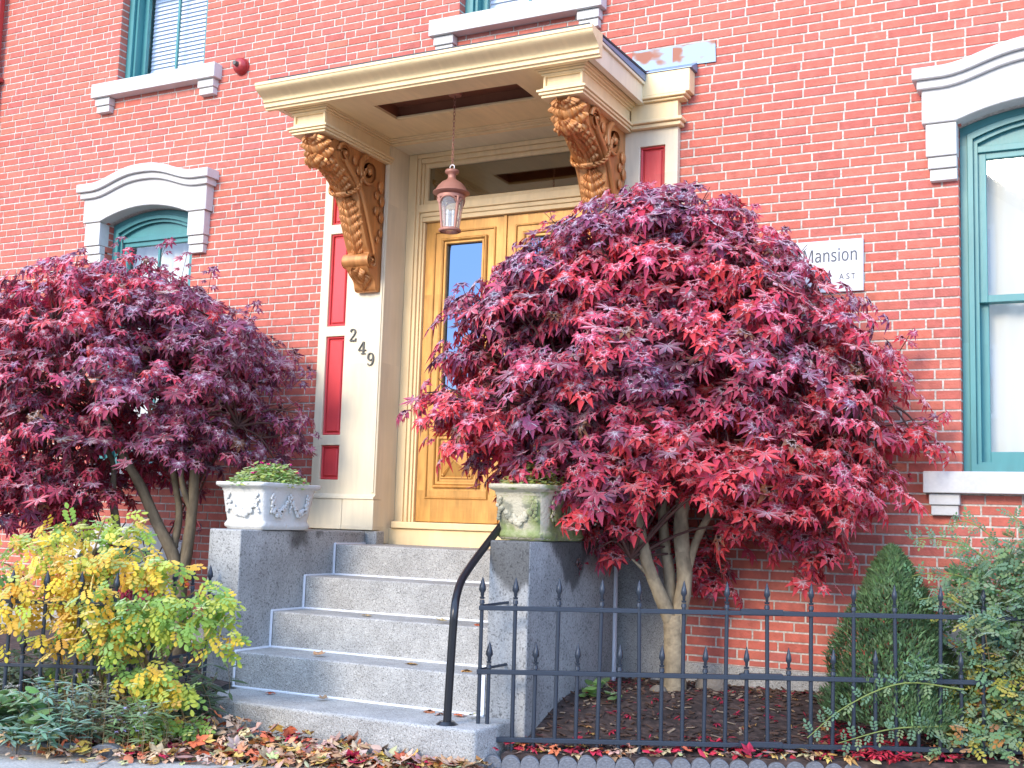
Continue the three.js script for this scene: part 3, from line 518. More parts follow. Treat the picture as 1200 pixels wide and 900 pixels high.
function bracket(s) {
  const b = grp('scroll_bracket', house), xc = s < 0 ? -1.185 : 0.825, hw = 0.1;
  const side = [[0.05, 4.06], [0.72, 4.06], [0.78, 4.0], [0.72, 3.93], [0.62, 3.875], [0.52, 3.83], [0.44, 3.78], [0.385, 3.72], [0.36, 3.62], [0.31, 3.5], [0.25, 3.38], [0.215, 3.32], [0.24, 3.24], [0.2, 3.18], [0.13, 3.13], [0.1, 3.06], [0.05, 3.06]];
  const spl = new THREE.Shape(); const sp = new THREE.SplineCurve(side.slice(2).map(([z, y]) => new THREE.Vector2(z, y))).getPoints(60);
  spl.moveTo(0.05, 4.06); spl.lineTo(0.72, 4.06); sp.forEach(p => spl.lineTo(p.x, p.y)); spl.closePath();
  const g = new THREE.ExtrudeGeometry(spl, { depth: 2 * hw - 0.02, bevelEnabled: true, bevelSize: 0.01, bevelThickness: 0.01, bevelSegments: 2 });
  g.applyMatrix4(new THREE.Matrix4().set(0, 0, 1, -hw + 0.01, 0, 1, 0, 0, 1, 0, 0, 0, 0, 0, 0, 1));
  const put = (name, geos, mat) => { const m = part(name, keepUV(geos.map(q => { const t = prim(q); for (const k of Object.keys(t.attributes)) if (!['position', 'normal', 'uv'].includes(k)) t.deleteAttribute(k); return tri(t); })), mat, b); m.position.x = xc; return m; };
  put('body', [flip(g)], M.bronze);
  put('cap_leaf', [acanthus([[0.60, 3.86], [0.72, 3.90], [0.80, 3.97], [0.845, 4.03], [0.90, 4.055]], 0.15, 5, 0.02, 1.15), acanthus([[0.66, 3.90], [0.76, 3.87], [0.83, 3.875], [0.87, 3.92]], 0.12, 4, 0.03, 1)], M.bronze);
  put('breast_leaf', [acanthus([[0.415, 3.73], [0.48, 3.80], [0.58, 3.85], [0.68, 3.89], [0.74, 3.94]], 0.125, 6, 0.025, 1)], M.bronze);
  put('lower_leaf', [acanthus([[0.22, 3.33], [0.275, 3.44], [0.33, 3.55], [0.37, 3.64], [0.4, 3.72]], 0.115, 7, 0.015, 1.1)], M.bronze);
  put('foot_leaf', [acanthus([[0.09, 3.07], [0.14, 3.12], [0.22, 3.16], [0.27, 3.2]], 0.095, 3, 0.03, 1)], M.bronze);
  put('upper_volute', volute(0.62, 3.985, 0.075, 1.7, -0.115, 0.115, 1, 0), M.bronze);
  put('middle_volute', volute(0.3, 3.93, 0.115, 1.8, -0.112, 0.112, -1, 1.2), M.bronze);
  put('foot_volute', volute(0.215, 3.265, 0.062, 1.6, -0.118, 0.118, 1, 2), M.bronze);
  // S-shaped strap on the sides, carved foliage behind it
  const straps = []; for (const x of [-0.112, 0.112]) straps.push(tube([V(x, 4.0, 0.66), V(x, 3.9, 0.56), V(x, 3.82, 0.45), V(x, 3.72, 0.36), V(x, 3.55, 0.27), V(x, 3.4, 0.2), V(x, 3.3, 0.16)], [0.016, 0.024, 0.024, 0.022, 0.02, 0.018, 0.014], 6, 40));
  put('side_strap', straps, M.bronze);
  const fol = []; for (const x of [-0.112, 0.112]) for (const [z, y, r] of [[0.12, 3.86, 0.05], [0.1, 3.75, 0.045], [0.17, 3.78, 0.035], [0.1, 3.62, 0.045], [0.17, 3.66, 0.04], [0.1, 3.5, 0.035], [0.14, 3.44, 0.03], [0.48, 3.97, 0.04], [0.43, 3.9, 0.035]]) fol.push(new THREE.SphereGeometry(r, 8, 6).scale(0.35, 1, 0.75).translate(x, y, z));
  put('side_foliage', fol, M.bronze);
  // twisted rope slung round the waist
  const rope = []; const cv = new THREE.CatmullRomCurve3([V(-0.13, 3.93, 0.36), V(-0.137, 3.83, 0.42), V(-0.12, 3.755, 0.455), V(-0.05, 3.725, 0.465), V(0.05, 3.725, 0.465), V(0.12, 3.755, 0.455), V(0.137, 3.83, 0.42), V(0.13, 3.93, 0.36)]);
  for (const ph of [0, Math.PI]) { const q = []; for (let i = 0; i <= 90; i++) { const t = i / 90, P = cv.getPoint(t), a = t * 60 + ph; q.push(P.add(V(0, Math.cos(a) * 0.009, Math.sin(a) * 0.009))); } rope.push(tube(q, [0.0105], 5, 180)); }
  rope.push(tube([V(-0.045, 3.728, 0.468), V(0.045, 3.728, 0.468)], [0.019], 8, 6));
  put('rope', rope, M.bronze);
}
bracket(-1); bracket(1);
// ------------- house number
{
  const font = await new FontLoader().loadAsync('fonts/droid/droid_serif_regular.typeface.json');
  const digs = [['2', -1.35, 2.672], ['4', -1.262, 2.568], ['9', -1.178, 2.478]];
  for (const [t, x, y] of digs) { const g = new TextGeometry(t, { font, size: 0.098, depth: 0.012, curveSegments: 5, bevelEnabled: false }); g.computeBoundingBox(); part('house_number', tri(g.translate(x, y, 0.05)), M.pewter, house); }
}
// ------------- granite steps between cheek blocks
{
  const st = thing('granite_steps', 'grey granite front steps leading up between two cheek blocks', 'steps');
  const IL = -1.092, IR = 0.727, zr = [0.482, 0.822, 1.165, 1.513, 1.955], ty = [1.117, 0.899, 0.676, 0.44, 0.217];
  ty.forEach((y, i) => {
    const z1 = zr[i], z0 = i ? zr[i - 1] - 0.12 : -0.34, y0 = i < 4 ? ty[i + 1] - 0.02 : -0.1;
    const xa = i < 4 ? IL + 0.012 : -1.05, xb = i < 4 ? IR - 0.012 : 0.915;
    const g = tri(bx(xa, xb, y0, y, z0, z1, i < 4 ? 0.012 : 0.02)); part('step', g, M.granite, st);
    if (i < 4) part('caulk_joint', merge([bx(IL - 0.002, IL + 0.014, ty[i + 1] + 0.001, y + 0.004, z1 - 0.004, z1 + 0.006, 0.003), bx(IR - 0.014 - (i === 3 ? 0.012 : 0), IR + 0.002, ty[i + 1] + 0.001, y + 0.004, z1 - 0.004, z1 + 0.006, 0.003), bx(IL - 0.002, IR, ty[i + 1] - 0.002, ty[i + 1] + 0.011, z1 - 0.004, z1 + 0.011, 0.004), bx(IL - 0.002, IL + 0.014, y - 0.004, y + 0.010, i ? zr[i - 1] : 0.1, z1, 0.003)]), M.caulk, st);
  });
}
{
  // dark run-off stains on the side faces below the planters: uv there is (z, y) in metres
  const stained = (fn) => { const m = M.graniteSmooth.clone(); m.map = tex(1024, (u, v) => { const z = u * 1.6, y = v * 1.6, n1 = vnoise(u * 190, v * 190, 190, 41), n2 = vnoise(u * 297, v * 297, 297, 42), c = fbm(u * 7, v * 7, 7, 4, 44); let k = 0.77 + 0.2 * (c - 0.5) + 0.15 * (n2 - 0.5); if (n1 > 0.66) k -= 0.28 * (n1 - 0.66) / 0.34; k *= 1 - 0.42 * fn(z + 0.05 * (fbm(u * 30, v * 12, 60, 3, 8) - 0.5), y + 0.1 * (fbm(u * 40, v * 9, 80, 3, 9) - 0.5)); k *= 1 - 0.06 * sstep(0.48, 0.66, fbm(u * 14, v * 5, 28, 4, 19)); return [k, k * 0.995, k * 0.985]; }, 1 / 1.6); return m; };
  const stainL = stained((z, y) => Math.max(sstep(0.15, 0.02, Math.abs(z - 0.9)) * sstep(1.06, 1.14, y), 0.8 * sstep(0.06, 0.02, Math.abs(z - 0.66)) * sstep(1.13, 1.18, y)));
  const stainR = stained((z, y) => sstep(0.05, -0.03, Math.abs(z - 0.9) - 0.32 * clamp((y - 0.9) / 0.3)) * sstep(0.86, 0.95, y));
  const g = merge([bx(-1.36, -1.093, -0.1, 1.212, 0.09, 1.515, 0.012)]);
  top('cheek_block', g, stainL, 'grey granite cheek block carrying the white planter', 'granite block');
  const g2 = merge([bx(0.728, 0.988, -0.1, 1.21, 0.235, 1.515, 0.012)]);
  top('cheek_block', g2, stainR, 'grey granite cheek block carrying the mossy planter', 'granite block');
  top('caulk_seam', merge([bx(0.97, 1.0, 0.3, 1.2, 0.2, 0.232, 0.004)]), M.caulk, 'pale caulk seam between the granite cheek block and the wall base', 'seam');
}
// handrail
{
  const h = thing('handrail', 'black bent pipe handrail standing on the lowest granite step', 'handrail');
  part('rail', keepUV([tube([V(0.695, 0.22, 1.874), V(0.70, 0.4, 1.874), V(0.712, 0.75, 1.874), V(0.718, 0.88, 1.868), V(0.718, 0.97, 1.825), V(0.712, 1.04, 1.735), V(0.70, 1.27, 1.36), V(0.697, 1.6, 0.83), V(0.697, 1.86, 0.42), V(0.697, 1.92, 0.28), V(0.697, 1.93, 0.1)], [0.023], 12, 60)]), M.black, h);
  part('base_flange', prim(new THREE.CylinderGeometry(0.04, 0.06, 0.016, 20).translate(0.695, 0.226, 1.874)), M.black, h);
  part('wall_flange', prim(new THREE.CylinderGeometry(0.05, 0.05, 0.02, 16).rotateX(Math.PI / 2).translate(0.697, 1.93, 0.085)), M.black, h);
}
// hanging lantern
{
  const l = thing('hanging_lantern', 'dusty copper lantern hanging on a chain under the door hood', 'lantern'), x = -0.19, z = 0.545; l.position.set(x, 3.33, z);
  const lathe = (p, n = 28) => prim(new THREE.LatheGeometry(p.map(([r, y]) => new THREE.Vector2(r, y)), n));
  part('cap', lathe([[0.0, 0.452], [0.046, 0.45], [0.05, 0.438], [0.046, 0.425], [0.03, 0.42], [0.028, 0.395], [0.036, 0.378], [0.07, 0.358], [0.098, 0.328], [0.112, 0.3], [0.13, 0.288], [0.132, 0.28], [0.11, 0.276], [0.1, 0.262], [0, 0.262]]), M.copper, l);
  const cage = [lathe([[0.099, 0.262], [0.101, 0.238], [0.094, 0.236], [0.092, 0.262]]), lathe([[0.068, 0.0], [0.08, 0.004], [0.08, 0.016], [0.068, 0.026], [0.06, 0.026], [0.058, 0.0]])];
  for (let k = 0; k < 4; k++) { const a = k * Math.PI / 2 + 0.5, ps = [V(0.096 * Math.cos(a), 0.245, 0.096 * Math.sin(a)), V(0.067 * Math.cos(a), 0.02, 0.067 * Math.sin(a))]; cage.push(tube(ps, [0.012, 0.009], 6, 4)); for (const q of [-1, 1]) { const a2 = a + q * 0.75, am = a + q * 0.3; cage.push(tube([V(0.092 * Math.cos(a), 0.19, 0.092 * Math.sin(a)), V(0.096 * Math.cos(am), 0.228, 0.096 * Math.sin(am)), V(0.098 * Math.cos(a2), 0.243, 0.098 * Math.sin(a2))], [0.008, 0.007, 0.004], 5, 6)); } }
  part('cage', keepUV(cage.map(g => tri(g))), M.copper, l);
  part('glass', lathe([[0.063, 0.02], [0.091, 0.24]], 32), M.lampGlass, l);
  const bulb = []; for (let k = 0; k < 3; k++) { const a = k * 2.1; bulb.push(prim(new THREE.CylinderGeometry(0.009, 0.009, 0.09, 8).translate(0.022 * Math.cos(a), 0.075, 0.022 * Math.sin(a))), prim(new THREE.SphereGeometry(0.012, 8, 6).scale(1, 1.8, 1).translate(0.022 * Math.cos(a), 0.14, 0.022 * Math.sin(a)))); } bulb.push(prim(new THREE.CylinderGeometry(0.04, 0.04, 0.012, 12).translate(0, 0.03, 0)));
  part('candle_bulbs', keepUV(bulb), M.white, l);
  part('loop', prim(new THREE.TorusGeometry(0.018, 0.004, 6, 14).translate(0, 0.47, 0)), M.white, l);
  for (let k = 0; 0.497 + k * 0.026 < 1.0; k++) part('chain_link', prim(new THREE.TorusGeometry(0.011, 0.0026, 5, 8).scale(0.7, 1.45, 1).rotateY(k % 2 ? Math.PI / 2 : 0.3).translate(0, 0.497 + k * 0.026, 0)), M.copper, l);
  part('ceiling_canopy', prim(new THREE.CylinderGeometry(0.055, 0.045, 0.018, 18).translate(0, 1.005, 0)), M.copper, l);
}
// sign, alarm bell, downspout
{
  const s = thing('wall_sign', 'white wall sign with grey lettering half hidden by the red maple', 'sign');
  part('board', merge([bx(1.93, 2.555, 2.845, 3.185, 0.004, 0.022, 0.003)]), M.sign, s);
  const font = await new FontLoader().loadAsync('fonts/droid/droid_sans_regular.typeface.json');
  const wtx = (t, size, x, y, sx) => { const g = new TextGeometry(t, { font, size, depth: 0.002, curveSegments: 4, bevelEnabled: false }); g.scale(sx, 1, 1); g.computeBoundingBox(); const b = g.boundingBox; return tri(g.translate(x - b.max.x, y, 0.0222)); };
  part('lettering', wtx('Mansion', 0.083, 2.515, 3.045, 0.8), M.ink, s);
  part('lettering', merge([wtx('A', 0.036, 2.432, 2.925, 0.9), wtx('S', 0.036, 2.468, 2.925, 0.9), wtx('T', 0.036, 2.503, 2.925, 0.9)]), M.ink, s);
  const b = thing('alarm_bell', 'small round red alarm bell fixed to the brick wall', 'bell'); b.position.set(-2.63, 5.11, 0.0);
  part('gong', prim(new THREE.LatheGeometry([[0.0, 0.075], [0.03, 0.074], [0.05, 0.064], [0.066, 0.045], [0.07, 0.02], [0.062, 0.016]].map(([r, y]) => new THREE.Vector2(r, y)), 24).rotateX(Math.PI / 2)), M.redPaint, b);
  part('hub', prim(new THREE.CylinderGeometry(0.018, 0.024, 0.04, 14).rotateX(Math.PI / 2).translate(0, 0, 0.09)), M.pewter, b);
  part('back_plate', prim(new THREE.CylinderGeometry(0.074, 0.074, 0.018, 24).rotateX(Math.PI / 2).translate(0, 0, 0.01)), M.redPaint, b);
  const d = thing('downspout', 'red painted downspout on the brick wall beyond the shuttered upper window', 'downspout');
  d.userData.label = 'red painted downspout running down the brick wall';
  part('pipe', merge([bx(-5.72, -5.63, 0.3, 7.4, 0.03, 0.1, 0.02)]), M.redPaint, d);
  for (const y of [1.2, 3.4, 5.4]) part('strap', merge([bx(-5.75, -5.6, y, y + 0.04, 0.004, 0.106, 0.004)]), M.redPaint, d);
}
// ---------------------------------------------------------------- the house across the street that the panes mirror
{
  const h = thing('opposite_house', 'pale clapboard gabled house across the street mirrored in the window panes', 'house'), z0 = 21, x0 = -3.5, x1 = 5.5;
  const wallM = std({ color: C(0.62, 0.58, 0.48), roughness: 0.8 });
  part('wall', tri(new THREE.ExtrudeGeometry(shapeOf([[x0, -0.15], [x1, -0.15], [x1, 6.2], [(x0 + x1) / 2, 9.6], [x0, 6.2]]), { depth: 8, bevelEnabled: false }).translate(0, 0, z0)), wallM, h);
  for (const s of [-1, 1]) { const a = (x0 + x1) / 2, e = s < 0 ? x0 - 0.5 : x1 + 0.5; part('roof_slope', tri(alongZ(s < 0 ? [[e, 5.85], [a, 9.65], [a, 9.9], [e, 6.1]] : [[a, 9.65], [e, 5.85], [e, 6.1], [a, 9.9]], z0 - 0.5, z0 + 8.5)), M.roofDark, h); }
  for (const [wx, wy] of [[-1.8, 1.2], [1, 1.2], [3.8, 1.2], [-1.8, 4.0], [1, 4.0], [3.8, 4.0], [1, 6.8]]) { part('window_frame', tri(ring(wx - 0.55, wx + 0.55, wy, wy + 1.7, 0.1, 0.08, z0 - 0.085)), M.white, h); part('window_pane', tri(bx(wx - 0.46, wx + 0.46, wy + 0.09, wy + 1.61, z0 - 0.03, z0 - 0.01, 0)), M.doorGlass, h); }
}
// ---------------------------------------------------------------- iron fences
function picketGeo(h) {                                       // square bar with a collar and a spear head; origin at its foot
  const g = [new THREE.CylinderGeometry(0.0112, 0.0118, h - 0.13, 8).translate(0, (h - 0.13) / 2, 0), new THREE.CylinderGeometry(0.013, 0.016, 0.02, 8).translate(0, h - 0.135, 0), new THREE.CylinderGeometry(0.015, 0.012, 0.012, 8).translate(0, h - 0.115, 0)];
  const pr = [[0.006, h - 0.11], [0.011, h - 0.1], [0.010, h - 0.088], [0.0205, h - 0.072], [0.017, h - 0.05], [0.008, h - 0.02], [0.001, h]];
  g.push(new THREE.LatheGeometry(pr.map(([r, y]) => new THREE.Vector2(r, y)), 4).rotateY(0.4));
  return merge(g.map(prim));
}
const tallP = picketGeo(0.98), lowP = picketGeo(0.63);
function bar(a, b, r = 0.011, flat = 1) {
  const d = b.clone().sub(a), L = d.length(), g = new RoundedBoxGeometry(r * 2 * flat, r * 1.5, L, 1, 0.003); g.applyQuaternion(new THREE.Quaternion().setFromUnitVectors(V(0, 0, 1), d.normalize())); g.translate((a.x + b.x) / 2, (a.y + b.y) / 2, (a.z + b.z) / 2); return tri(g);
}
{
  const f = thing('iron_fence', 'low black spear-topped iron fence in front of the mulch bed', 'fence'), x0 = 0.83, x1 = 4.9;
  const gy = (x) => 0.03 + 0.016 * (x - 0.8), P = (x, y) => V(x, gy(x) + y, fenceZ(x));
  for (const y of [0.105, 0.465, 0.81]) for (const [a, b] of [[x0 - 0.03, 2.17], [2.17, x1]]) part('rail', bar(P(a, y), P(b, y), 0.017), M.iron, f);
  for (const y of [0.105, 0.465, 0.81]) part('splice', bar(P(2.10, y + 0.006), P(2.31, y + 0.006), 0.02), M.iron, f);
  const sp = 0.209; let k = 0;
  for (let x = x0 + 0.155; x < x1; x += sp, k++) {
    const m = part('picket', tallP, M.iron, f); m.position.copy(P(x, 0.0)); m.rotation.set(rr(-0.012, 0.012), 0.5, rr(-0.016, 0.016));
    const q = part('short_picket', lowP, M.iron, f); q.position.copy(P(x + sp / 2, 0.0)); q.rotation.set(rr(-0.008, 0.008), 0.5, rr(-0.01, 0.01));
  }
  const e = part('picket', tallP, M.iron, f); e.position.copy(P(x0 - 0.015, 0));
  const e2 = part('short_picket', lowP, M.iron, f); e2.position.copy(P(x0 + 0.03, 0)); 
  for (const y of [0.12, 0.475, 0.82]) part('wall_stay', bar(P(x0 - 0.02, y), V(0.86, gy(0.9) + y + 0.01, 1.505), 0.009), M.iron, f);
}
{
  const f = thing('iron_fence', 'low black spear-topped iron fence overgrown by the yellow rose bush', 'fence');
  const P = (x, y) => V(x, 0.0 + y, fenceLZ(x)), x0 = -4.4, x1 = -1.12;
  for (const y of [0.1, 0.43, 0.78]) part('rail', bar(P(x0, y), P(x1, y), 0.014), M.iron, f);
  const sp = 0.175; let k = 0;
  for (let x = x1; x > x0; x -= sp, k++) {
    const m = part('picket', tallP, M.iron, f); m.position.copy(P(x, -0.02)); m.rotation.set(rr(-0.01, 0.01), 0.5, rr(-0.012, 0.012));
    const q = part('short_picket', lowP, M.iron, f); q.position.copy(P(x - sp / 2, -0.02)); q.rotation.set(rr(-0.01, 0.01), 0.5, rr(-0.012, 0.012));
  }
  const A = P(x1, 0), B = V(-1.27, 0, 1.535);
  for (const y of [0.1, 0.43, 0.78]) part('rail', bar(A.clone().setY(y), B.clone().setY(y), 0.0115), M.iron, f);
  for (let k = 1; k < 6; k++) { const t = k / 5.3, m = part('picket', tallP, M.iron, f); m.position.set(lerp(A.x, B.x, t), 0.0, lerp(A.z, B.z, t)); }
}
// scalloped edging blocks along both beds
{
  const s = new THREE.Shape(); s.moveTo(-0.048, -0.15); s.lineTo(0.048, -0.15); s.lineTo(0.048, 0.0); s.absarc(0, 0, 0.048, 0, Math.PI, false); s.closePath();
  const g = tri(new THREE.ExtrudeGeometry(s, { depth: 0.05, bevelEnabled: true, bevelSize: 0.004, bevelThickness: 0.004, bevelSegments: 1, curveSegments: 7 })), ang = Math.atan2(0.5, 1);
  for (let k = 0; k < 20; k++) { const x = 0.93 + k * 0.0905, z = edgeZ(x) - 0.055; const m = top('edging_block', g, M.edging, 'grey scalloped concrete edging block along the mulch bed fence', 'edging block', 'scalloped edging blocks beside the mulch bed'); m.position.set(x, 0.022 + 0.014 * (x - 0.8) + rr(-0.006, 0.006), z); m.rotation.set(rr(-0.05, 0.05), ang + rr(-0.04, 0.04), rr(-0.03, 0.03)); }
  const s2 = new THREE.Shape(); s2.moveTo(-0.09, -0.15); s2.lineTo(0.09, -0.15); s2.lineTo(0.085, 0.01); s2.quadraticCurveTo(0, 0.06, -0.085, 0.01); s2.closePath();
  const g2 = tri(new THREE.ExtrudeGeometry(s2, { depth: 0.06, bevelEnabled: true, bevelSize: 0.006, bevelThickness: 0.006, bevelSegments: 1, curveSegments: 6 }));
  for (let k = 0; k < 9; k++) { const x = -0.92 - k * 0.172, z = 2.70 - 0.47 * (x + 0.9); const m = top('edging_stone', g2, M.edging, 'grey edging stone under the asters and fallen leaves', 'edging block', 'edging stones under the asters'); m.position.set(x, 0.03 + rr(-0.008, 0.008), z); m.rotation.set(rr(-0.05, 0.05), ang + rr(-0.06, 0.06), rr(-0.04, 0.04)); }
}
// ---------------------------------------------------------------- planters
function planterGeo(W, D, H, round, relief) {                  // W along x, D along z at the rim
  const prof = [[0.76, 0.0], [0.77, 0.02], [0.79, 0.05], [0.80, 0.1], [0.785, 0.16], [0.77, 0.19], [0.785, 0.26], [0.82, 0.45], [0.845, 0.62], [0.86, 0.74], [0.865, 0.8], [0.885, 0.82], [0.89, 0.87], [0.96, 0.9], [1.0, 0.93], [1.0, 0.985], [0.985, 1.0], [0.90, 1.0], [0.87, 0.97], [0.84, 0.86]];
  const n = 96, pos = [], idx = [];
  for (const [s, y] of prof) for (let i = 0; i <= n; i++) {
    const a = i / n * Math.PI * 2, e = round, c = Math.cos(a), q = Math.sin(a), k = Math.pow(Math.pow(Math.abs(c), e) + Math.pow(Math.abs(q), e), -1 / e);
    const flute = (y > 0.03 && y < 0.15 ? 0.006 * Math.abs(Math.sin(a * 30)) : 0);
    pos.push(c * k * (s * W / 2 + flute), y * H, q * k * (s * D / 2 + (s - 1) * 0.04 + flute));
  }
  for (let r = 0; r < prof.length - 1; r++) for (let i = 0; i < n; i++) { const a = r * (n + 1) + i, b = a + n + 1; idx.push(a, b, a + 1, b, b + 1, a + 1); }
  const g = new THREE.BufferGeometry(); g.setAttribute('position', new THREE.Float32BufferAttribute(pos, 3)); g.setIndex(idx); g.computeVertexNormals(); return g.toNonIndexed();
}
function swags(W, D, H) {                                     // fruit swags and ribbons in relief on the faces
  const out = [];
  const blob = (x, y, z, r, nx, nz) => out.push(prim(new THREE.SphereGeometry(r, 7, 5).scale(nx ? 0.5 : 1, 1, nz ? 0.5 : 1).translate(x, y, z)));
  const face = (len, off, ax) => {                            // ax 0: front (+z), 1: side (+x)
    for (const c of ax ? [-0.3, 0.3] : [0]) for (let i = 0; i <= 12; i++) {
      const t = i / 12 * 2 - 1, u = (c + t * (ax ? 0.24 : 0.36)) * len, y = H * (0.70 - 0.36 * (1 - t * t)), r = 0.012 + 0.012 * (1 - t * t), s = off * (0.755 + 0.14 * y / H) + 0.002;
      for (let k = 0; k < 2; k++) { const du = rr(-0.01, 0.01), dy = rr(-0.012, 0.012); ax ? blob(s, y + dy, u + du, r, 1, 0) : blob(u + du, y + dy, s, r, 0, 1); }
    }
    for (const e of ax ? [-0.58, 0, 0.58] : [-0.42, 0.42]) for (let k = 0; k < 7; k++) { const u = e * len * 0.86 + rr(-0.014, 0.014), y = H * (0.74 - k * 0.06), s = off * (0.755 + 0.14 * y / H) + 0.001; ax ? blob(s, y, u, 0.013, 1, 0) : blob(u, y, s, 0.013, 0, 1); }
  };
  face(W / 2 * 1.6, D / 2 * 1.015, 0); face(D / 2 * 1.15, W / 2 * 1.06, 1);
  return keepUV(out);
}
// ---------------------------------------------------------------- leaves
class Leaves {
  constructor() { this.p = []; this.n = []; this.c = []; }
  add(shape, m, col) {
    const nm = new THREE.Matrix3().getNormalMatrix(m), v = V(0, 0, 0);
    for (let i = 0; i < shape.p.length; i += 3) { v.set(shape.p[i], shape.p[i + 1], shape.p[i + 2]).applyMatrix4(m); this.p.push(v.x, v.y, v.z); v.set(shape.n[i], shape.n[i + 1], shape.n[i + 2]).applyMatrix3(nm).normalize(); this.n.push(v.x, v.y, v.z); this.c.push(col[0], col[1], col[2]); }
  }
  geo() { const g = new THREE.BufferGeometry(); g.setAttribute('position', new THREE.Float32BufferAttribute(this.p, 3)); g.setAttribute('normal', new THREE.Float32BufferAttribute(this.n, 3)); g.setAttribute('color', new THREE.Float32BufferAttribute(this.c, 3)); return g; }
}
// outline fan; bend droops the tips; the outline is in the xy plane with the stalk at the origin and the tip towards +y
function fan(outline, centre, bend, fold) {
  const pos = [], idx = []; const z = (x, y) => -bend * (x * x + y * y) - fold * Math.abs(x);
  pos.push(centre[0], centre[1], z(...centre)); for (const [x, y] of outline) pos.push(x, y, z(x, y));
  for (let i = 0; i < outline.length; i++) idx.push(0, 1 + i, 1 + (i + 1) % outline.length);
  let g = new THREE.BufferGeometry(); g.setAttribute('position', new THREE.Float32BufferAttribute(pos, 3)); g.setIndex(idx); g.computeVertexNormals(); g = g.toNonIndexed();
  return { p: Array.from(g.attributes.position.array), n: Array.from(g.attributes.normal.array), g };
}
function palmate(nl, spread, lens, wid, bend, sinus) {
  const o = [];
  for (let i = 0; i < nl; i++) {
    const k = i - (nl - 1) / 2, a = -k / ((nl - 1) / 2) * spread, L = lens[Math.abs(k) | 0] * (1 + 0.06 * Math.sin(i * 7.3 + nl)), d = [Math.sin(a), Math.cos(a)], q = [Math.cos(a), -Math.sin(a)], hs = spread / (nl - 1);
    if (i) { const b = a + hs; o.push([Math.sin(b) * sinus, Math.cos(b) * sinus]); }
    const w = wid * L; o.push([d[0] * L * 0.55 - q[0] * w, d[1] * L * 0.55 - q[1] * w]); o.push([d[0] * L, d[1] * L]); o.push([d[0] * L * 0.55 + q[0] * w, d[1] * L * 0.55 + q[1] * w]);
  }
  o.push([0, -0.02]);
  return fan(o, [0, 0.1], bend, 0.05);
}
const mapleShapes = [palmate(7, 1.95, [1, 0.95, 0.78, 0.5], 0.15, 0.28, 0.42), palmate(7, 2.1, [1, 0.9, 0.8, 0.52], 0.165, 0.4, 0.44), palmate(7, 1.85, [0.95, 1, 0.72, 0.46], 0.14, 0.15, 0.4), palmate(5, 1.5, [1, 0.9, 0.62], 0.18, 0.5, 0.45), palmate(7, 1.9, [1.05, 0.85, 0.7, 0.4], 0.13, 0.75, 0.38), palmate(7, 2.0, [0.9, 1.0, 0.85, 0.5], 0.15, -0.2, 0.4)];
const fallenShapes = [palmate(5, 1.75, [1, 0.85, 0.55], 0.3, 0.25, 0.52), palmate(5, 1.9, [0.9, 0.95, 0.6], 0.32, -0.35, 0.55), palmate(5, 1.6, [1, 0.8, 0.5], 0.28, 0.6, 0.5), fan([[0.2, 0.25], [0.32, 0.6], [0.2, 0.95], [0, 1.2], [-0.2, 0.95], [-0.32, 0.6], [-0.2, 0.25], [0, 0]], [0, 0.6], 0.3, 0.15)];
const leaflet = fan([[0.2, 0.2], [0.3, 0.5], [0.2, 0.82], [0, 1], [-0.2, 0.82], [-0.3, 0.5], [-0.2, 0.2], [0, 0]], [0, 0.5], 0.12, 0.25);
const oval = fan([[0.3, 0.2], [0.42, 0.5], [0.28, 0.85], [0, 1], [-0.28, 0.85], [-0.42, 0.5], [-0.3, 0.2], [0, 0]], [0, 0.5], 0.2, 0.2);
const lance = fan([[0.09, 0.25], [0.1, 0.6], [0, 1], [-0.1, 0.6], [-0.09, 0.25], [0, 0]], [0, 0.5], 0.3, 0.2);
const blade = fan([[0.05, 0.3], [0, 1], [-0.05, 0.3], [0, 0]], [0, 0.4], 0.1, 0);
function frame(p, axis, up, s) {                              // local y -> axis, local z -> towards up
  const y = axis.clone().normalize(), z = up.clone().addScaledVector(y, -up.dot(y)).normalize(), x = y.clone().cross(z);
  return new THREE.Matrix4().makeBasis(x, y, z).scale(V(s, s, s)).setPosition(p);
}
const vary = (c, k = 0.15) => { const f = rr(1 - k, 1 + k); return [c[0] * f * rr(0.94, 1.06), c[1] * f * rr(0.85, 1.15), c[2] * f * rr(0.85, 1.15)]; };

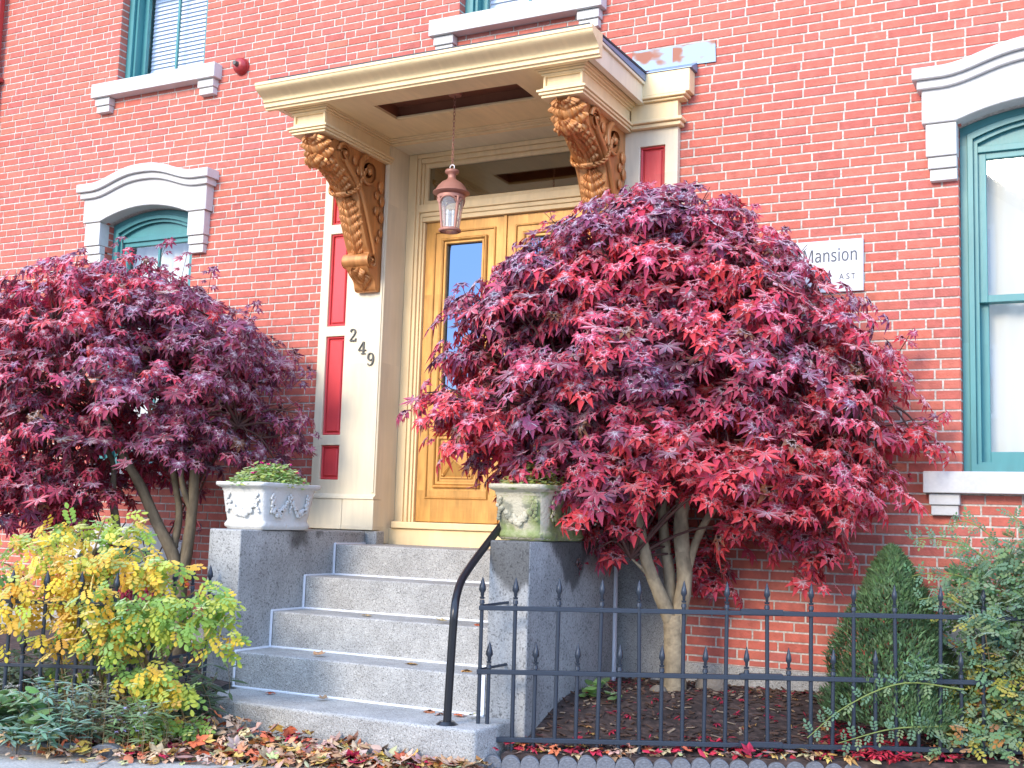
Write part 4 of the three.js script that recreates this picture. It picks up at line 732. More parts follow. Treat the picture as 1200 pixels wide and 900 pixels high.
// ---------------------------------------------------------------- red maples
function maple(name, label, o) {
  const t = thing(name, label, 'tree'), U = V(0.889, 0, -0.457), Wd = V(0.457, 0, 0.889), at = (u, y, w) => { w += o.swing * Math.max(0, u); return V(o.x + U.x * u + Wd.x * w, y, o.z + U.z * u + Wd.z * w); };      // the crown swings out from the wall
  const ext2 = (y) => { const T = o.outline; for (let i = 0; i < T.length - 1; i++) if (y <= T[i][0] && y >= T[i + 1][0]) { const k = (T[i][0] - y) / (T[i][0] - T[i + 1][0]); return [lerp(T[i][1], T[i + 1][1], k), lerp(T[i][2], T[i + 1][2], k)]; } return null; };
  // sprays of leaves
  const sprays = []; let tries = 0;
  const y1 = o.outline[0][0], y0 = o.outline[o.outline.length - 1][0];
  while (sprays.length < o.sprays && tries++ < 20000) {
    const y = rr(y0, y1), e = ext2(y); if (!e) continue;
    const u = rr(e[0] + 0.1, e[1] - 0.1), c = (e[0] + e[1]) / 2, hw = (e[1] - e[0]) / 2, f = (u - c) / hw, ty = (y - (y0 + y1) / 2) / ((y1 - y0) / 2);
    const dw = o.depth * Math.sqrt(Math.max(0, 1 - 0.75 * f * f)) * Math.sqrt(Math.max(0.2, 1 - 0.75 * ty * ty));
    const w = rr(-dw, dw);
    if (o.keepOut && o.keepOut(u, y, w)) continue;
    const P = at(u, y, w); if (P.z < 0.2) continue;
    if (Math.abs(w) < dw * 0.3 && Math.abs(f) < 0.6 && rnd() < 0.4) continue;      // hollow middle
    if (sprays.some(s => s.P.distanceTo(P) < o.gap)) continue;
    sprays.push({ P, u, y, w, R: rr(0.17, 0.27), f, ty });
  }
  for (const [u, y, w, R] of o.extra) sprays.push({ P: at(u, y, w), u, y, w, R, f: 0, ty: 0 });
  const cen = at(o.cu, (y0 + y1) / 2 - 0.2, 0);
  const leaves = [], tw = [];
  for (const s of sprays) {
    const out = s.P.clone().sub(cen); out.y *= 0.35; out.normalize();
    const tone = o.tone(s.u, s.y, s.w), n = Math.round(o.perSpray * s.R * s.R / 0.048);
    for (let k = 0; k < n; k++) {
      const a = rr(0, 6.283), q = Math.sqrt(rnd()), p = s.P.clone().add(V(Math.cos(a) * q * s.R * 1.15, 0.5 * s.R * (1 - q * q) - 0.12 * q + rr(-0.06, 0.05), Math.sin(a) * q * s.R * 1.15));
      if (p.z < 0.06) continue;
      const dir = V(Math.cos(a) * q, 0, Math.sin(a) * q).addScaledVector(out, 0.75).addScaledVector(Wd, 0.15); dir.y = 0; dir.normalize();
      const ax = dir.clone().multiplyScalar(rr(0.35, 0.8)).add(V(rr(-0.35, 0.35), -rr(0.35, 1.0), rr(-0.35, 0.35))), up = dir.clone().multiplyScalar(0.75).add(V(rr(-0.3, 0.3), rr(0.45, 1.0), rr(-0.3, 0.3)));
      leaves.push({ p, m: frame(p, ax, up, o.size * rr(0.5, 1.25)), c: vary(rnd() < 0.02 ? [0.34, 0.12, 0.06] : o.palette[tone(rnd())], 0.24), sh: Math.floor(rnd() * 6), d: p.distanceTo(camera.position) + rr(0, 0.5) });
    }
    for (let k = 0; k < 2; k++) tw.push(tube([s.P.clone().lerp(cen, 0.28).add(V(rr(-0.06, 0.06), -0.06, rr(-0.06, 0.06))), s.P.clone().lerp(cen, 0.1), s.P.clone().add(V(rr(-0.12, 0.12), rr(0, 0.1), rr(-0.12, 0.12)))], [0.006, 0.004, 0.002], 4, 6));
  }
  // single shoots that stand out of the crown
  for (const [u, y, w, h, lean] of o.shoots) {
    const a = at(u, y, w), b = at(u + lean, y + h, w); tw.push(tube([a, a.clone().lerp(b, 0.5).add(V(0.01, 0.0, 0.01)), b], [0.004, 0.003, 0.002], 4, 6));
    for (let k = 0; k < 6; k++) { const p = a.clone().lerp(b, 0.25 + 0.75 * k / 5), s2 = k % 2 ? 1 : -1; const ax = U.clone().multiplyScalar(s2 * (k === 5 ? 0.2 : 0.9)).add(V(0, -rr(0, 0.5), rr(0, 0.4))); p.addScaledVector(ax, 0.03); leaves.push({ p, m: frame(p, ax, V(0.3, 0.8, 0.6), o.size * rr(0.5, 0.8)), c: vary(o.palette[o.tone(u, y, w)(rnd())], 0.2), sh: Math.floor(rnd() * 4), d: 99 }); }
  }
  // trunk and limbs
  part('trunk', keepUV(o.trunk.map(([pts, rad]) => tube(pts.map(([u, y, w]) => at(u, y, w)), rad, 10, pts.length * 6, 0.16))), o.bark, t);
  for (const [pts, rad] of o.limbs) part('limb', tube(pts.map(([u, y, w]) => at(u, y, w)), rad, 8, pts.length * 6, 0.16), o.bark, t);
  // branches from the limb ends out to the sprays
  const ends = o.limbs.map(([pts]) => at(...pts[pts.length - 1]));
  for (const s of sprays) { const e = ends.reduce((b, q) => q.distanceTo(s.P) < b.distanceTo(s.P) ? q : b); const mid = e.clone().lerp(s.P, 0.5).add(V(0, 0.06, 0)); tw.push(tube([e, mid, s.P.clone().add(V(0, -0.03, 0))], [0.012, 0.008, 0.004], 5, 8)); }
  const twm = part('twigs', keepUV(tw), M.twig, t); twm.userData.kind = 'stuff';
  // the 300 nearest leaves one by one, the rest as one mass
  leaves.sort((a, b) => a.d - b.d);
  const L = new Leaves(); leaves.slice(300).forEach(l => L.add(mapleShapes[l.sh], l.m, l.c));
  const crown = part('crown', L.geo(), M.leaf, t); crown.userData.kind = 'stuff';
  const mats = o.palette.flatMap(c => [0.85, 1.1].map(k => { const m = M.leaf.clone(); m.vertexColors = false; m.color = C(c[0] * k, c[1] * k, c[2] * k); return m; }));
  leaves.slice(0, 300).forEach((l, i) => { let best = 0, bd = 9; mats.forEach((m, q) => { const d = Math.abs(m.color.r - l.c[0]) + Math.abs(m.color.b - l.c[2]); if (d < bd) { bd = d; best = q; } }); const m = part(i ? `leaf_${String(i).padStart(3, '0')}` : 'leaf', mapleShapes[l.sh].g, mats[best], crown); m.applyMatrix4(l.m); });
  console.log(name, sprays.length, leaves.length);
  return t;
}
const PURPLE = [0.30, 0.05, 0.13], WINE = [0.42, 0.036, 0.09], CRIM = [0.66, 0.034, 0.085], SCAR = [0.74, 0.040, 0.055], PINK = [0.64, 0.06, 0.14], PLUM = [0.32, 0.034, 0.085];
// (u along the pavement, y up, w towards it) from the foot of each trunk
maple('red_maple', 'crimson and purple maple with pale trunk behind the iron fence', {
  x: 1.50, z: 0.475, swing: 0.29, cu: 0.0, sprays: 210, gap: 0.19, perSpray: 42, size: 0.108, depth: 0.72, bark: M.barkPale,
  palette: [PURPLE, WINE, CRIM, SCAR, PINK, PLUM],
  outline: [[3.36, -0.5, 0.3], [3.2, -0.85, 0.5], [3.0, -1.12, 0.68], [2.75, -1.38, 0.86], [2.45, -1.5, 1.12], [2.15, -1.55, 1.3], [1.9, -1.46, 1.4], [1.7, -1.16, 1.28], [1.5, -0.92, 1.04], [1.32, -0.7, 0.86]],
  keepOut: (u, y, w) => (y < 1.62 && u > -0.5 && u < 0.42 && w > -0.25) || (y < 1.5 && u > 0.4 && u < 0.85 && w > 0.1) || (w > 0 && u < -0.6 && y < 1.9 && w > 0.55) || (u < -0.9 && w > 0.45),
  extra: [[-0.92, 2.92, 0.2, 0.18], [-0.7, 3.06, 0.2, 0.17], [-1.15, 2.72, 0.25, 0.17], [-0.5, 3.18, 0.15, 0.16], [-0.1, 3.3, 0.15, 0.16], [0.66, 2.98, 0.1, 0.15], [0.76, 2.82, 0.1, 0.16], [0.58, 3.1, 0.1, 0.13], [-1.6, 2.12, 0.2, 0.13], [-1.5, 2.05, 0.25, 0.17], [-1.36, 1.98, 0.3, 0.17], [-1.2, 1.9, 0.3, 0.18], [1.36, 1.95, -0.05, 0.16], [1.46, 1.92, -0.08, 0.12], [-1.12, 2.86, 0.2, 0.17], [-1.0, 3.02, 0.2, 0.15], [-0.78, 3.18, 0.15, 0.15], [0.3, 3.34, 0.1, 0.14], [0.7, 1.3, 0.1, 0.17], [0.77, 1.14, 0.1, 0.13], [0.86, 1.28, 0.05, 0.15], [0.2, 1.15, -0.25, 0.17], [0.3, 1.05, -0.3, 0.14], [0.34, 1.3, -0.2, 0.16], [-0.42, 1.32, 0.05, 0.15], [-0.28, 1.24, -0.1, 0.14], [-0.5, 1.2, 0.1, 0.11], [-0.1, 1.35, -0.3, 0.15], [0.05, 1.2, -0.3, 0.12], [0.3, 3.2, 0.1, 0.14], [-1.42, 2.42, 0.2, 0.12], [1.1, 2.4, 0, 0.14], [0.5, 3.05, 0.05, 0.14], [0.62, 2.86, 0.05, 0.14]],
  shoots: [[-0.78, 2.85, 0.3, 0.38, -0.08], [-0.62, 2.95, 0.25, 0.26, 0.02], [-1.3, 2.5, 0.25, 0.28, -0.1], [0.32, 3.1, 0.1, 0.25, 0.1], [0.5, 2.95, 0.1, 0.25, 0.1], [-0.2, 3.1, 0.1, 0.2, -0.06], [1.2, 2.3, 0, 0.25, 0.15], [1.36, 1.95, 0, 0.1, 0.16]],
  tone: (u, y, w) => { const n = fbm(u * 1.6 + 50, y * 1.9 + w * 1.3 + 50, 211, 2, 33), red = clamp(0.80 + 1.6 * (n - 0.5) + 0.2 * u + 0.42 * (2.05 - y)); return (r) => { const k = r + (red - 0.5) * 0.9; return k < 0.28 ? 0 : k < 0.5 ? (r < 0.1 ? 5 : 1) : k < 0.66 ? 4 : k < 0.95 ? 2 : 3; }; },  // hue is pigment plus painted light: backlit red low and right, sky sheen above
  trunk: [[[[0, 0.2, 0], [0.0, 0.35, 0], [-0.01, 0.6, 0.01], [-0.02, 0.78, 0.02]], [0.09, 0.072, 0.062, 0.062]]],
  limbs: [[[[-0.015, 0.7, 0.01], [-0.09, 0.86, 0.05], [-0.19, 1.08, 0.1], [-0.27, 1.36, 0.16], [-0.42, 1.7, 0.25], [-0.75, 2.1, 0.3]], [0.05, 0.046, 0.04, 0.034, 0.024, 0.012]],
    [[[-0.02, 0.7, -0.01], [-0.04, 1.0, -0.03], [-0.08, 1.3, -0.05], [-0.1, 1.6, -0.02], [-0.2, 2.2, 0.05], [-0.25, 2.7, 0.1]], [0.045, 0.038, 0.034, 0.03, 0.02, 0.01]],
    [[[0.0, 0.68, 0.01], [0.045, 1.0, 0.02], [0.02, 1.25, 0.03], [0.03, 1.5, 0.04], [0.15, 1.9, 0.1], [0.2, 2.5, 0.1]], [0.055, 0.05, 0.052, 0.05, 0.034, 0.014]],
    [[[0.06, 1.05, 0.02], [0.12, 1.25, 0.0], [0.22, 1.45, 0.02], [0.36, 1.62, 0.05], [0.7, 1.95, 0.1], [1.1, 2.1, 0.05]], [0.028, 0.026, 0.024, 0.02, 0.014, 0.008]],
    [[[-0.16, 1.0, 0.08], [-0.23, 1.06, 0.1], [-0.3, 1.12, 0.12]], [0.02, 0.012, 0.006]],
    [[[-0.27, 1.36, 0.16], [-0.4, 1.48, 0.15], [-0.7, 1.65, 0.2], [-1.1, 1.95, 0.25]], [0.028, 0.022, 0.014, 0.008]]],
});
maple('red_maple', 'dark purple maple beside the white planter and the yellow rose bush', {
  x: -2.2, z: 0.87, swing: 0, cu: -0.3, sprays: 150, gap: 0.2, perSpray: 36, size: 0.104, depth: 0.8, bark: M.bark,
  palette: [PURPLE, WINE, CRIM, SCAR, PINK, PLUM],
  outline: [[3.1, -1.0, -0.2], [2.98, -1.4, 0.0], [2.84, -1.7, 0.3], [2.54, -1.8, 0.66], [2.23, -1.8, 0.8], [1.93, -1.8, 0.82], [1.8, -1.75, 0.78], [1.7, -1.7, 0.3], [1.5, -1.6, -0.65], [1.3, -1.45, -0.85]],
  keepOut: (u, y, w) => (y < 1.78 && u > -0.66 && u < 0.32 && w > -0.2) || (y < 1.8 && u > 0.3 && w > 0.35) || (u > 0.45 && w > 0.3),
  extra: [[-0.75, 1.25, 0.3, 0.16], [-0.95, 1.15, 0.3, 0.16], [-0.58, 1.0, -0.2, 0.13], [-0.3, 0.85, -0.25, 0.14], [0.0, 1.3, -0.2, 0.12], [-0.45, 0.75, -0.2, 0.13], [0.82, 2.1, 0, 0.14], [0.84, 1.9, 0, 0.14], [0.7, 1.7, 0, 0.16], [0.5, 1.82, 0.1, 0.16], [0.3, 1.86, 0.1, 0.16]],
  shoots: [[-0.1, 2.95, 0.1, 0.3, 0.05], [0.12, 2.9, 0.1, 0.25, 0.02], [0.42, 2.7, 0.1, 0.2, 0.06], [-0.5, 3.05, 0.1, 0.3, -0.05], [-0.9, 3.0, 0.1, 0.25, 0.05], [0.75, 2.25, 0, 0.15, 0.15], [-0.3, 3.0, 0.1, 0.35, 0.1]],
  tone: (u, y, w) => { const n = fbm(u * 1.6 + 90, y * 1.9 + w * 1.3 + 70, 211, 2, 37), red = clamp(0.27 + 1.1 * (n - 0.5) - 0.3 * (u + 0.3)); return (r) => { const k = r + (red - 0.5) * 0.9; return k < 0.3 ? (r < 0.08 ? 5 : 0) : k < 0.62 ? 1 : k < 0.72 ? 4 : k < 1.0 ? 2 : 3; }; },
  trunk: [[[[0.02, 0.1, 0], [0.02, 0.4, 0], [0.02, 0.7, 0.0], [0.01, 0.82, 0]], [0.085, 0.07, 0.06, 0.055]]],
  limbs: [[[[0.01, 0.78, 0], [-0.04, 1.0, 0.02], [-0.16, 1.22, 0.04], [-0.3, 1.5, 0.06], [-0.42, 1.7, 0.1], [-0.7, 2.2, 0.1], [-1.0, 2.6, 0.1]], [0.052, 0.048, 0.042, 0.036, 0.03, 0.018, 0.01]],
    [[[0.02, 0.78, 0], [0.06, 1.1, -0.02], [0.08, 1.4, 0], [0.1, 1.75, 0.02], [0.25, 2.1, 0.05], [0.35, 2.5, 0.05]], [0.05, 0.042, 0.04, 0.034, 0.02, 0.01]],
    [[[-0.04, 1.05, 0.0], [-0.03, 1.3, -0.05], [-0.08, 1.55, -0.05], [-0.12, 1.8, 0], [-0.2, 2.4, 0.05]], [0.03, 0.026, 0.024, 0.02, 0.01]],
    [[[-0.5, 0.75, -0.1], [-0.48, 1.1, -0.08], [-0.53, 1.4, -0.04], [-0.55, 1.7, 0], [-1.0, 2.1, 0.1]], [0.034, 0.03, 0.028, 0.022, 0.01]],
    [[[0.08, 1.3, 0.0], [0.0, 1.55, 0.05], [0.03, 1.75, 0.08], [0.4, 1.95, 0.1]], [0.024, 0.02, 0.018, 0.008]]],
});
// ---------------------------------------------------------------- shrubs and small plants
function compound(n, terminal = true) {                        // pinnate leaf: leaflets along a stalk
  const p = [], nn = []; const put = (m) => { const L = new Leaves(); L.add(leaflet, m, [1, 1, 1]); p.push(...L.p); nn.push(...L.n); };
  for (let i = 0; i < n; i++) for (const s of [-1, 1]) { const y = 0.22 + 0.7 * i / n; put(frame(V(s * 0.02, y, -0.15 * y * y), V(s * 0.85, 0.5, -0.1), V(0, 0.1, 1), 0.36 - 0.05 * Math.abs(i - n / 2))); }
  if (terminal) put(frame(V(0, 0.92, -0.13), V(0, 1, -0.25), V(0, 0, 1), 0.36));
  return { p, n: nn };
}
const comp3 = compound(3), comp4 = compound(4);
const shapeGeo = (s) => { const g = new THREE.BufferGeometry(); g.setAttribute('position', new THREE.Float32BufferAttribute(s.p, 3)); g.setAttribute('normal', new THREE.Float32BufferAttribute(s.n, 3)); return g; };
function plainMat(c, base = M.leaf) { const m = base.clone(); m.vertexColors = false; m.color = C(...c); return m; }
{
  // yellowing rose bush that leans over the fence
  const b = thing('rose_bush', 'yellow and green rose bush spilling over the iron fence', 'bush');
  const YEL = [0.76, 0.53, 0.03], GOLD = [0.74, 0.42, 0.02], LIME = [0.50, 0.54, 0.05], GRN = [0.25, 0.42, 0.06], DGRN = [0.07, 0.16, 0.03];
  const pal = [YEL, GOLD, LIME, GRN, DGRN], mats = pal.map(c => plainMat(c));
  // clusters: x, y, z, rx, ry, rz, count, weight of each colour
  const cl = [[-1.62, 0.98, 2.55, 0.30, 0.16, 0.25, 80, [5, 3, 2, 1, 0]], [-1.85, 1.12, 2.35, 0.3, 0.14, 0.25, 60, [3, 2, 3, 3, 0]], [-1.62, 0.78, 2.82, 0.22, 0.16, 0.1, 50, [5, 3, 2, 1, 0]], [-1.25, 0.74, 2.62, 0.2, 0.18, 0.1, 50, [5, 3, 2, 2, 0]], [-1.28, 1.02, 2.35, 0.28, 0.12, 0.25, 75, [5, 3, 3, 2, 0]], [-1.52, 1.18, 2.2, 0.3, 0.1, 0.2, 45, [2, 1, 3, 3, 0]], [-1.02, 0.96, 2.3, 0.18, 0.1, 0.18, 34, [4, 3, 3, 2, 0]],
    [-1.42, 0.82, 2.62, 0.12, 0.22, 0.1, 44, [6, 4, 1, 0, 0]], [-1.38, 0.58, 2.68, 0.14, 0.13, 0.1, 26, [5, 4, 1, 1, 0]], [-1.7, 0.72, 2.75, 0.1, 0.2, 0.1, 16, [5, 3, 1, 1, 0]],
    [-1.05, 0.72, 2.48, 0.2, 0.14, 0.18, 80, [1, 0, 4, 7, 0]], [-0.82, 0.74, 2.38, 0.2, 0.13, 0.18, 76, [1, 0, 4, 7, 0]], [-0.66, 0.78, 2.22, 0.16, 0.13, 0.14, 50, [1, 1, 3, 6, 0]], [-0.58, 0.62, 2.25, 0.1, 0.1, 0.1, 22, [2, 1, 3, 4, 0]], [-1.1, 0.6, 2.6, 0.14, 0.12, 0.12, 30, [3, 3, 2, 2, 0]],
    [-0.9, 0.42, 2.5, 0.17, 0.1, 0.14, 44, [2, 1, 5, 5, 0]], [-0.78, 0.32, 2.45, 0.18, 0.1, 0.12, 44, [2, 1, 5, 4, 0]], [-0.82, 0.17, 2.52, 0.1, 0.07, 0.08, 26, [0, 0, 3, 6, 1]], [-0.66, 0.14, 2.4, 0.08, 0.05, 0.06, 18, [0, 0, 3, 6, 1]],
    [-1.4, 0.5, 2.3, 0.5, 0.35, 0.3, 90, [1, 0, 2, 4, 5]], [-2.1, 0.9, 2.7, 0.35, 0.3, 0.3, 80, [4, 2, 3, 2, 1]], [-2.6, 0.8, 2.8, 0.4, 0.35, 0.4, 70, [3, 2, 3, 3, 1]]];
  const all = [], canes = [];
  for (const [x, y, z, rx, ry, rz, n, w] of cl) {
    const tot = w.reduce((a, q) => a + q);
    for (let k = 0; k < n * (y > 0.9 ? 1.4 : 1.15); k++) {
      const a = rr(0, 6.28), q = Math.cbrt(rnd()), e = Math.acos(rr(-1, 1)); const p = V(x + rx * q * Math.sin(e) * Math.cos(a), y + ry * q * Math.cos(e), z + rz * q * Math.sin(e) * Math.sin(a)); if (p.y < 0.05) p.y = 0.05 + rnd() * 0.05;
      let r = rnd() * tot, c = 0; while ((r -= w[c]) > 0) c++;
      const ax = V(rr(-1, 1) + 0.3, rr(-0.9, 0.3), rr(-0.3, 1)), up = V(rr(-0.4, 0.4), rr(0.4, 1), rr(0, 0.9));
      all.push({ p, m: frame(p, ax, up, rr(0.085, 0.125)), c, s: rnd() < 0.5 ? 0 : 1 });
    }
    canes.push([x, y, z]);
  }
  canes.forEach(([x, y, z], i) => { const rx = -1.6 + (i % 5) * 0.16, rz = 2.15 + (i % 3) * 0.1; part('cane', tube([V(rx, 0.05, rz), V(lerp(rx, x, 0.3), Math.max(y, 0.3) * 0.8, lerp(rz, z, 0.3)), V(lerp(rx, x, 0.75), y + 0.08, lerp(rz, z, 0.75)), V(x, y, z)], [0.009, 0.007, 0.005, 0.003], 5, 16), M.cane, b); });
  all.sort((p, q) => p.p.distanceTo(camera.position) - q.p.distanceTo(camera.position));
  const L = new Leaves(), g2 = [comp3, comp4].map(shapeGeo);
  all.slice(300).forEach(l => L.add([comp3, comp4][l.s], l.m, vary(pal[l.c], 0.15)));
  const fo = part('foliage', L.geo(), M.leaf, b); fo.userData.kind = 'stuff';
  all.slice(0, 300).forEach((l, i) => part(i ? `leaf_${String(i).padStart(3, '0')}` : 'leaf', g2[l.s], mats[l.c], fo).applyMatrix4(l.m));
  for (const [x, y, z] of [[-0.96, 0.92, 2.16], [-0.93, 0.89, 2.17]]) part('rose_hip', prim(new THREE.SphereGeometry(0.014, 10, 8).translate(x, y, z)), plainMat([0.6, 0.06, 0.015], M.redPaint), b);
}
{
  // low plants at the foot of the left fence
  const plant = (name, label, x, z, fn) => { const t = thing(name, label, 'plant'); const L = new Leaves(); const st = []; fn(t, L, st, x, z); const f = part('foliage', L.geo(), M.leaf, t); f.userData.kind = 'stuff'; if (st.length) { const s = part('stems', keepUV(st), M.cane, t); s.userData.kind = 'stuff'; } };
  const tuft = (L, st, x, z, n, h, c, shape, len, y0 = 0.06) => { for (let k = 0; k < n; k++) { const lx = x + rr(-0.2, 0.2), lz = z + rr(-0.12, 0.12), hh = h * rr(0.6, 1), tip = V(lx + rr(-0.12, 0.14), y0 + hh, lz + rr(-0.05, 0.15)); st.push(tube([V(lx, y0 - 0.03, lz), V(lx, y0 + hh * 0.5, lz), tip], [0.003, 0.002, 0.0015], 4, 5)); for (let j = 0; j < 13; j++) { const t = rr(0.15, 1), p = V(lerp(lx, tip.x, t * t), y0 + hh * t, lerp(lz, tip.z, t * t)), a = rr(0, 6.28); L.add(shape, frame(p, V(Math.cos(a), rr(-0.2, 0.7), Math.sin(a)), V(0, 1, 0.4), len * rr(0.6, 1.1)), vary(c, 0.25)); } } };
  const heads = (t, x, z, n, y0, y1, c, r, name) => { for (let k = 0; k < n; k++) { const p = V(x + rr(-0.17, 0.17), rr(y0, y1), z + rr(-0.05, 0.14)), L = new Leaves(); for (let j = 0; j < 14; j++) { const a = rr(0, 6.28); L.add(lance, frame(p, V(Math.cos(a), rr(-0.1, 0.9), Math.sin(a)), V(0, 1, 0), r * rr(0.7, 1.1)), vary(c, 0.15)); } part(name, L.geo(), M.litter, t); } };
  const GR = [0.17, 0.28, 0.09], BG = [0.17, 0.32, 0.20], OL = [0.25, 0.27, 0.13];
  plant('aster', 'leafy aster with small lavender flowers at the foot of the fence', -0.83, 2.62, (t, L, st, x, z) => { tuft(L, st, x, z, 26, 0.26, GR, lance, 0.08); heads(t, x + 0.02, z + 0.06, 22, 0.12, 0.3, [0.46, 0.42, 0.68], 0.016, 'flower'); });
  plant('aster', 'grey-green plant with feathery pale seed heads before the fence', -1.1, 2.72, (t, L, st, x, z) => { tuft(L, st, x, z, 26, 0.34, OL, lance, 0.07); heads(t, x, z, 26, 0.28, 0.42, [0.42, 0.38, 0.27], 0.02, 'seed_head'); });
  plant('wormwood', 'blue-green finely cut plant reaching over the edging stones', -1.22, 2.84, (t, L, st, x, z) => { tuft(L, st, x, z, 24, 0.36, BG, lance, 0.09); tuft(L, st, x + 0.02, z + 0.1, 12, 0.16, BG, lance, 0.1); });
  plant('broadleaf_weed', 'broad-leaved green weed between seed heads and edging stones', -1.4, 2.92, (t, L, st, x, z) => { tuft(L, st, x, z, 16, 0.28, [0.16, 0.32, 0.07], oval, 0.1); heads(t, x - 0.02, z, 22, 0.28, 0.4, [0.45, 0.41, 0.33], 0.02, 'seed_head'); });
  plant('seedling', 'small round-leaved green seedling beside the granite cheek block', 1.1, 0.9, (t, L, st, x, z) => { tuft(L, st, x, z, 4, 0.14, [0.14, 0.28, 0.03], oval, 0.06, 0.27); });
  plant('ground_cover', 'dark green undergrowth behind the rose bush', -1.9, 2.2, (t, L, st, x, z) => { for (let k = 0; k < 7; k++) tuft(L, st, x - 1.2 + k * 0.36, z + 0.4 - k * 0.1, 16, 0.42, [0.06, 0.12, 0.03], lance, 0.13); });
}
{
  // small conifer by the right window
  const t = thing('conifer', 'small dense cone-shaped dark green conifer against the brick wall', 'tree'), L = new Leaves(), cx = 2.79, cz = 0.45, y0 = 0.27, H = 0.96;
  part('trunk', tube([V(cx, 0.2, cz), V(cx, 0.6, cz), V(cx, 1.1, cz)], [0.03, 0.02, 0.006], 7, 8), M.bark, t);
  for (let k = 0; k < 21000; k++) {
    const h = Math.pow(rnd(), 1.25), a = rr(0, 6.283), R = 0.45 * Math.pow(1 - h, 0.7) * (h < 0.12 ? 0.8 + 1.6 * h : 1) * (1 + 0.10 * Math.sin(a * 3 + h * 11) + 0.34 * (fbm(a * 2.2 + 30, h * 7 + 30, 301, 3, 88) - 0.5)), q = R * (rr(0.8, 1.02)), p = V(cx + Math.cos(a) * q, y0 + h * H, cz + Math.sin(a) * q); if (p.z < 0.05) p.z = 0.05 + rnd() * 0.05;
    L.add(blade, frame(p, V(Math.cos(a) * 0.6 + rr(-0.5, 0.5), rr(0.3, 1.1), Math.sin(a) * 0.6 + rr(-0.5, 0.5)), V(Math.cos(a), 0.3, Math.sin(a)), rr(0.025, 0.048)).multiply(new THREE.Matrix4().makeScale(2.6, 1, 1)), vary(k % 4 ? [0.085, 0.155, 0.055] : [0.13, 0.21, 0.08], 0.35));
  }
  const c = part('crown', L.geo(), M.needle, t); c.userData.kind = 'stuff';
}
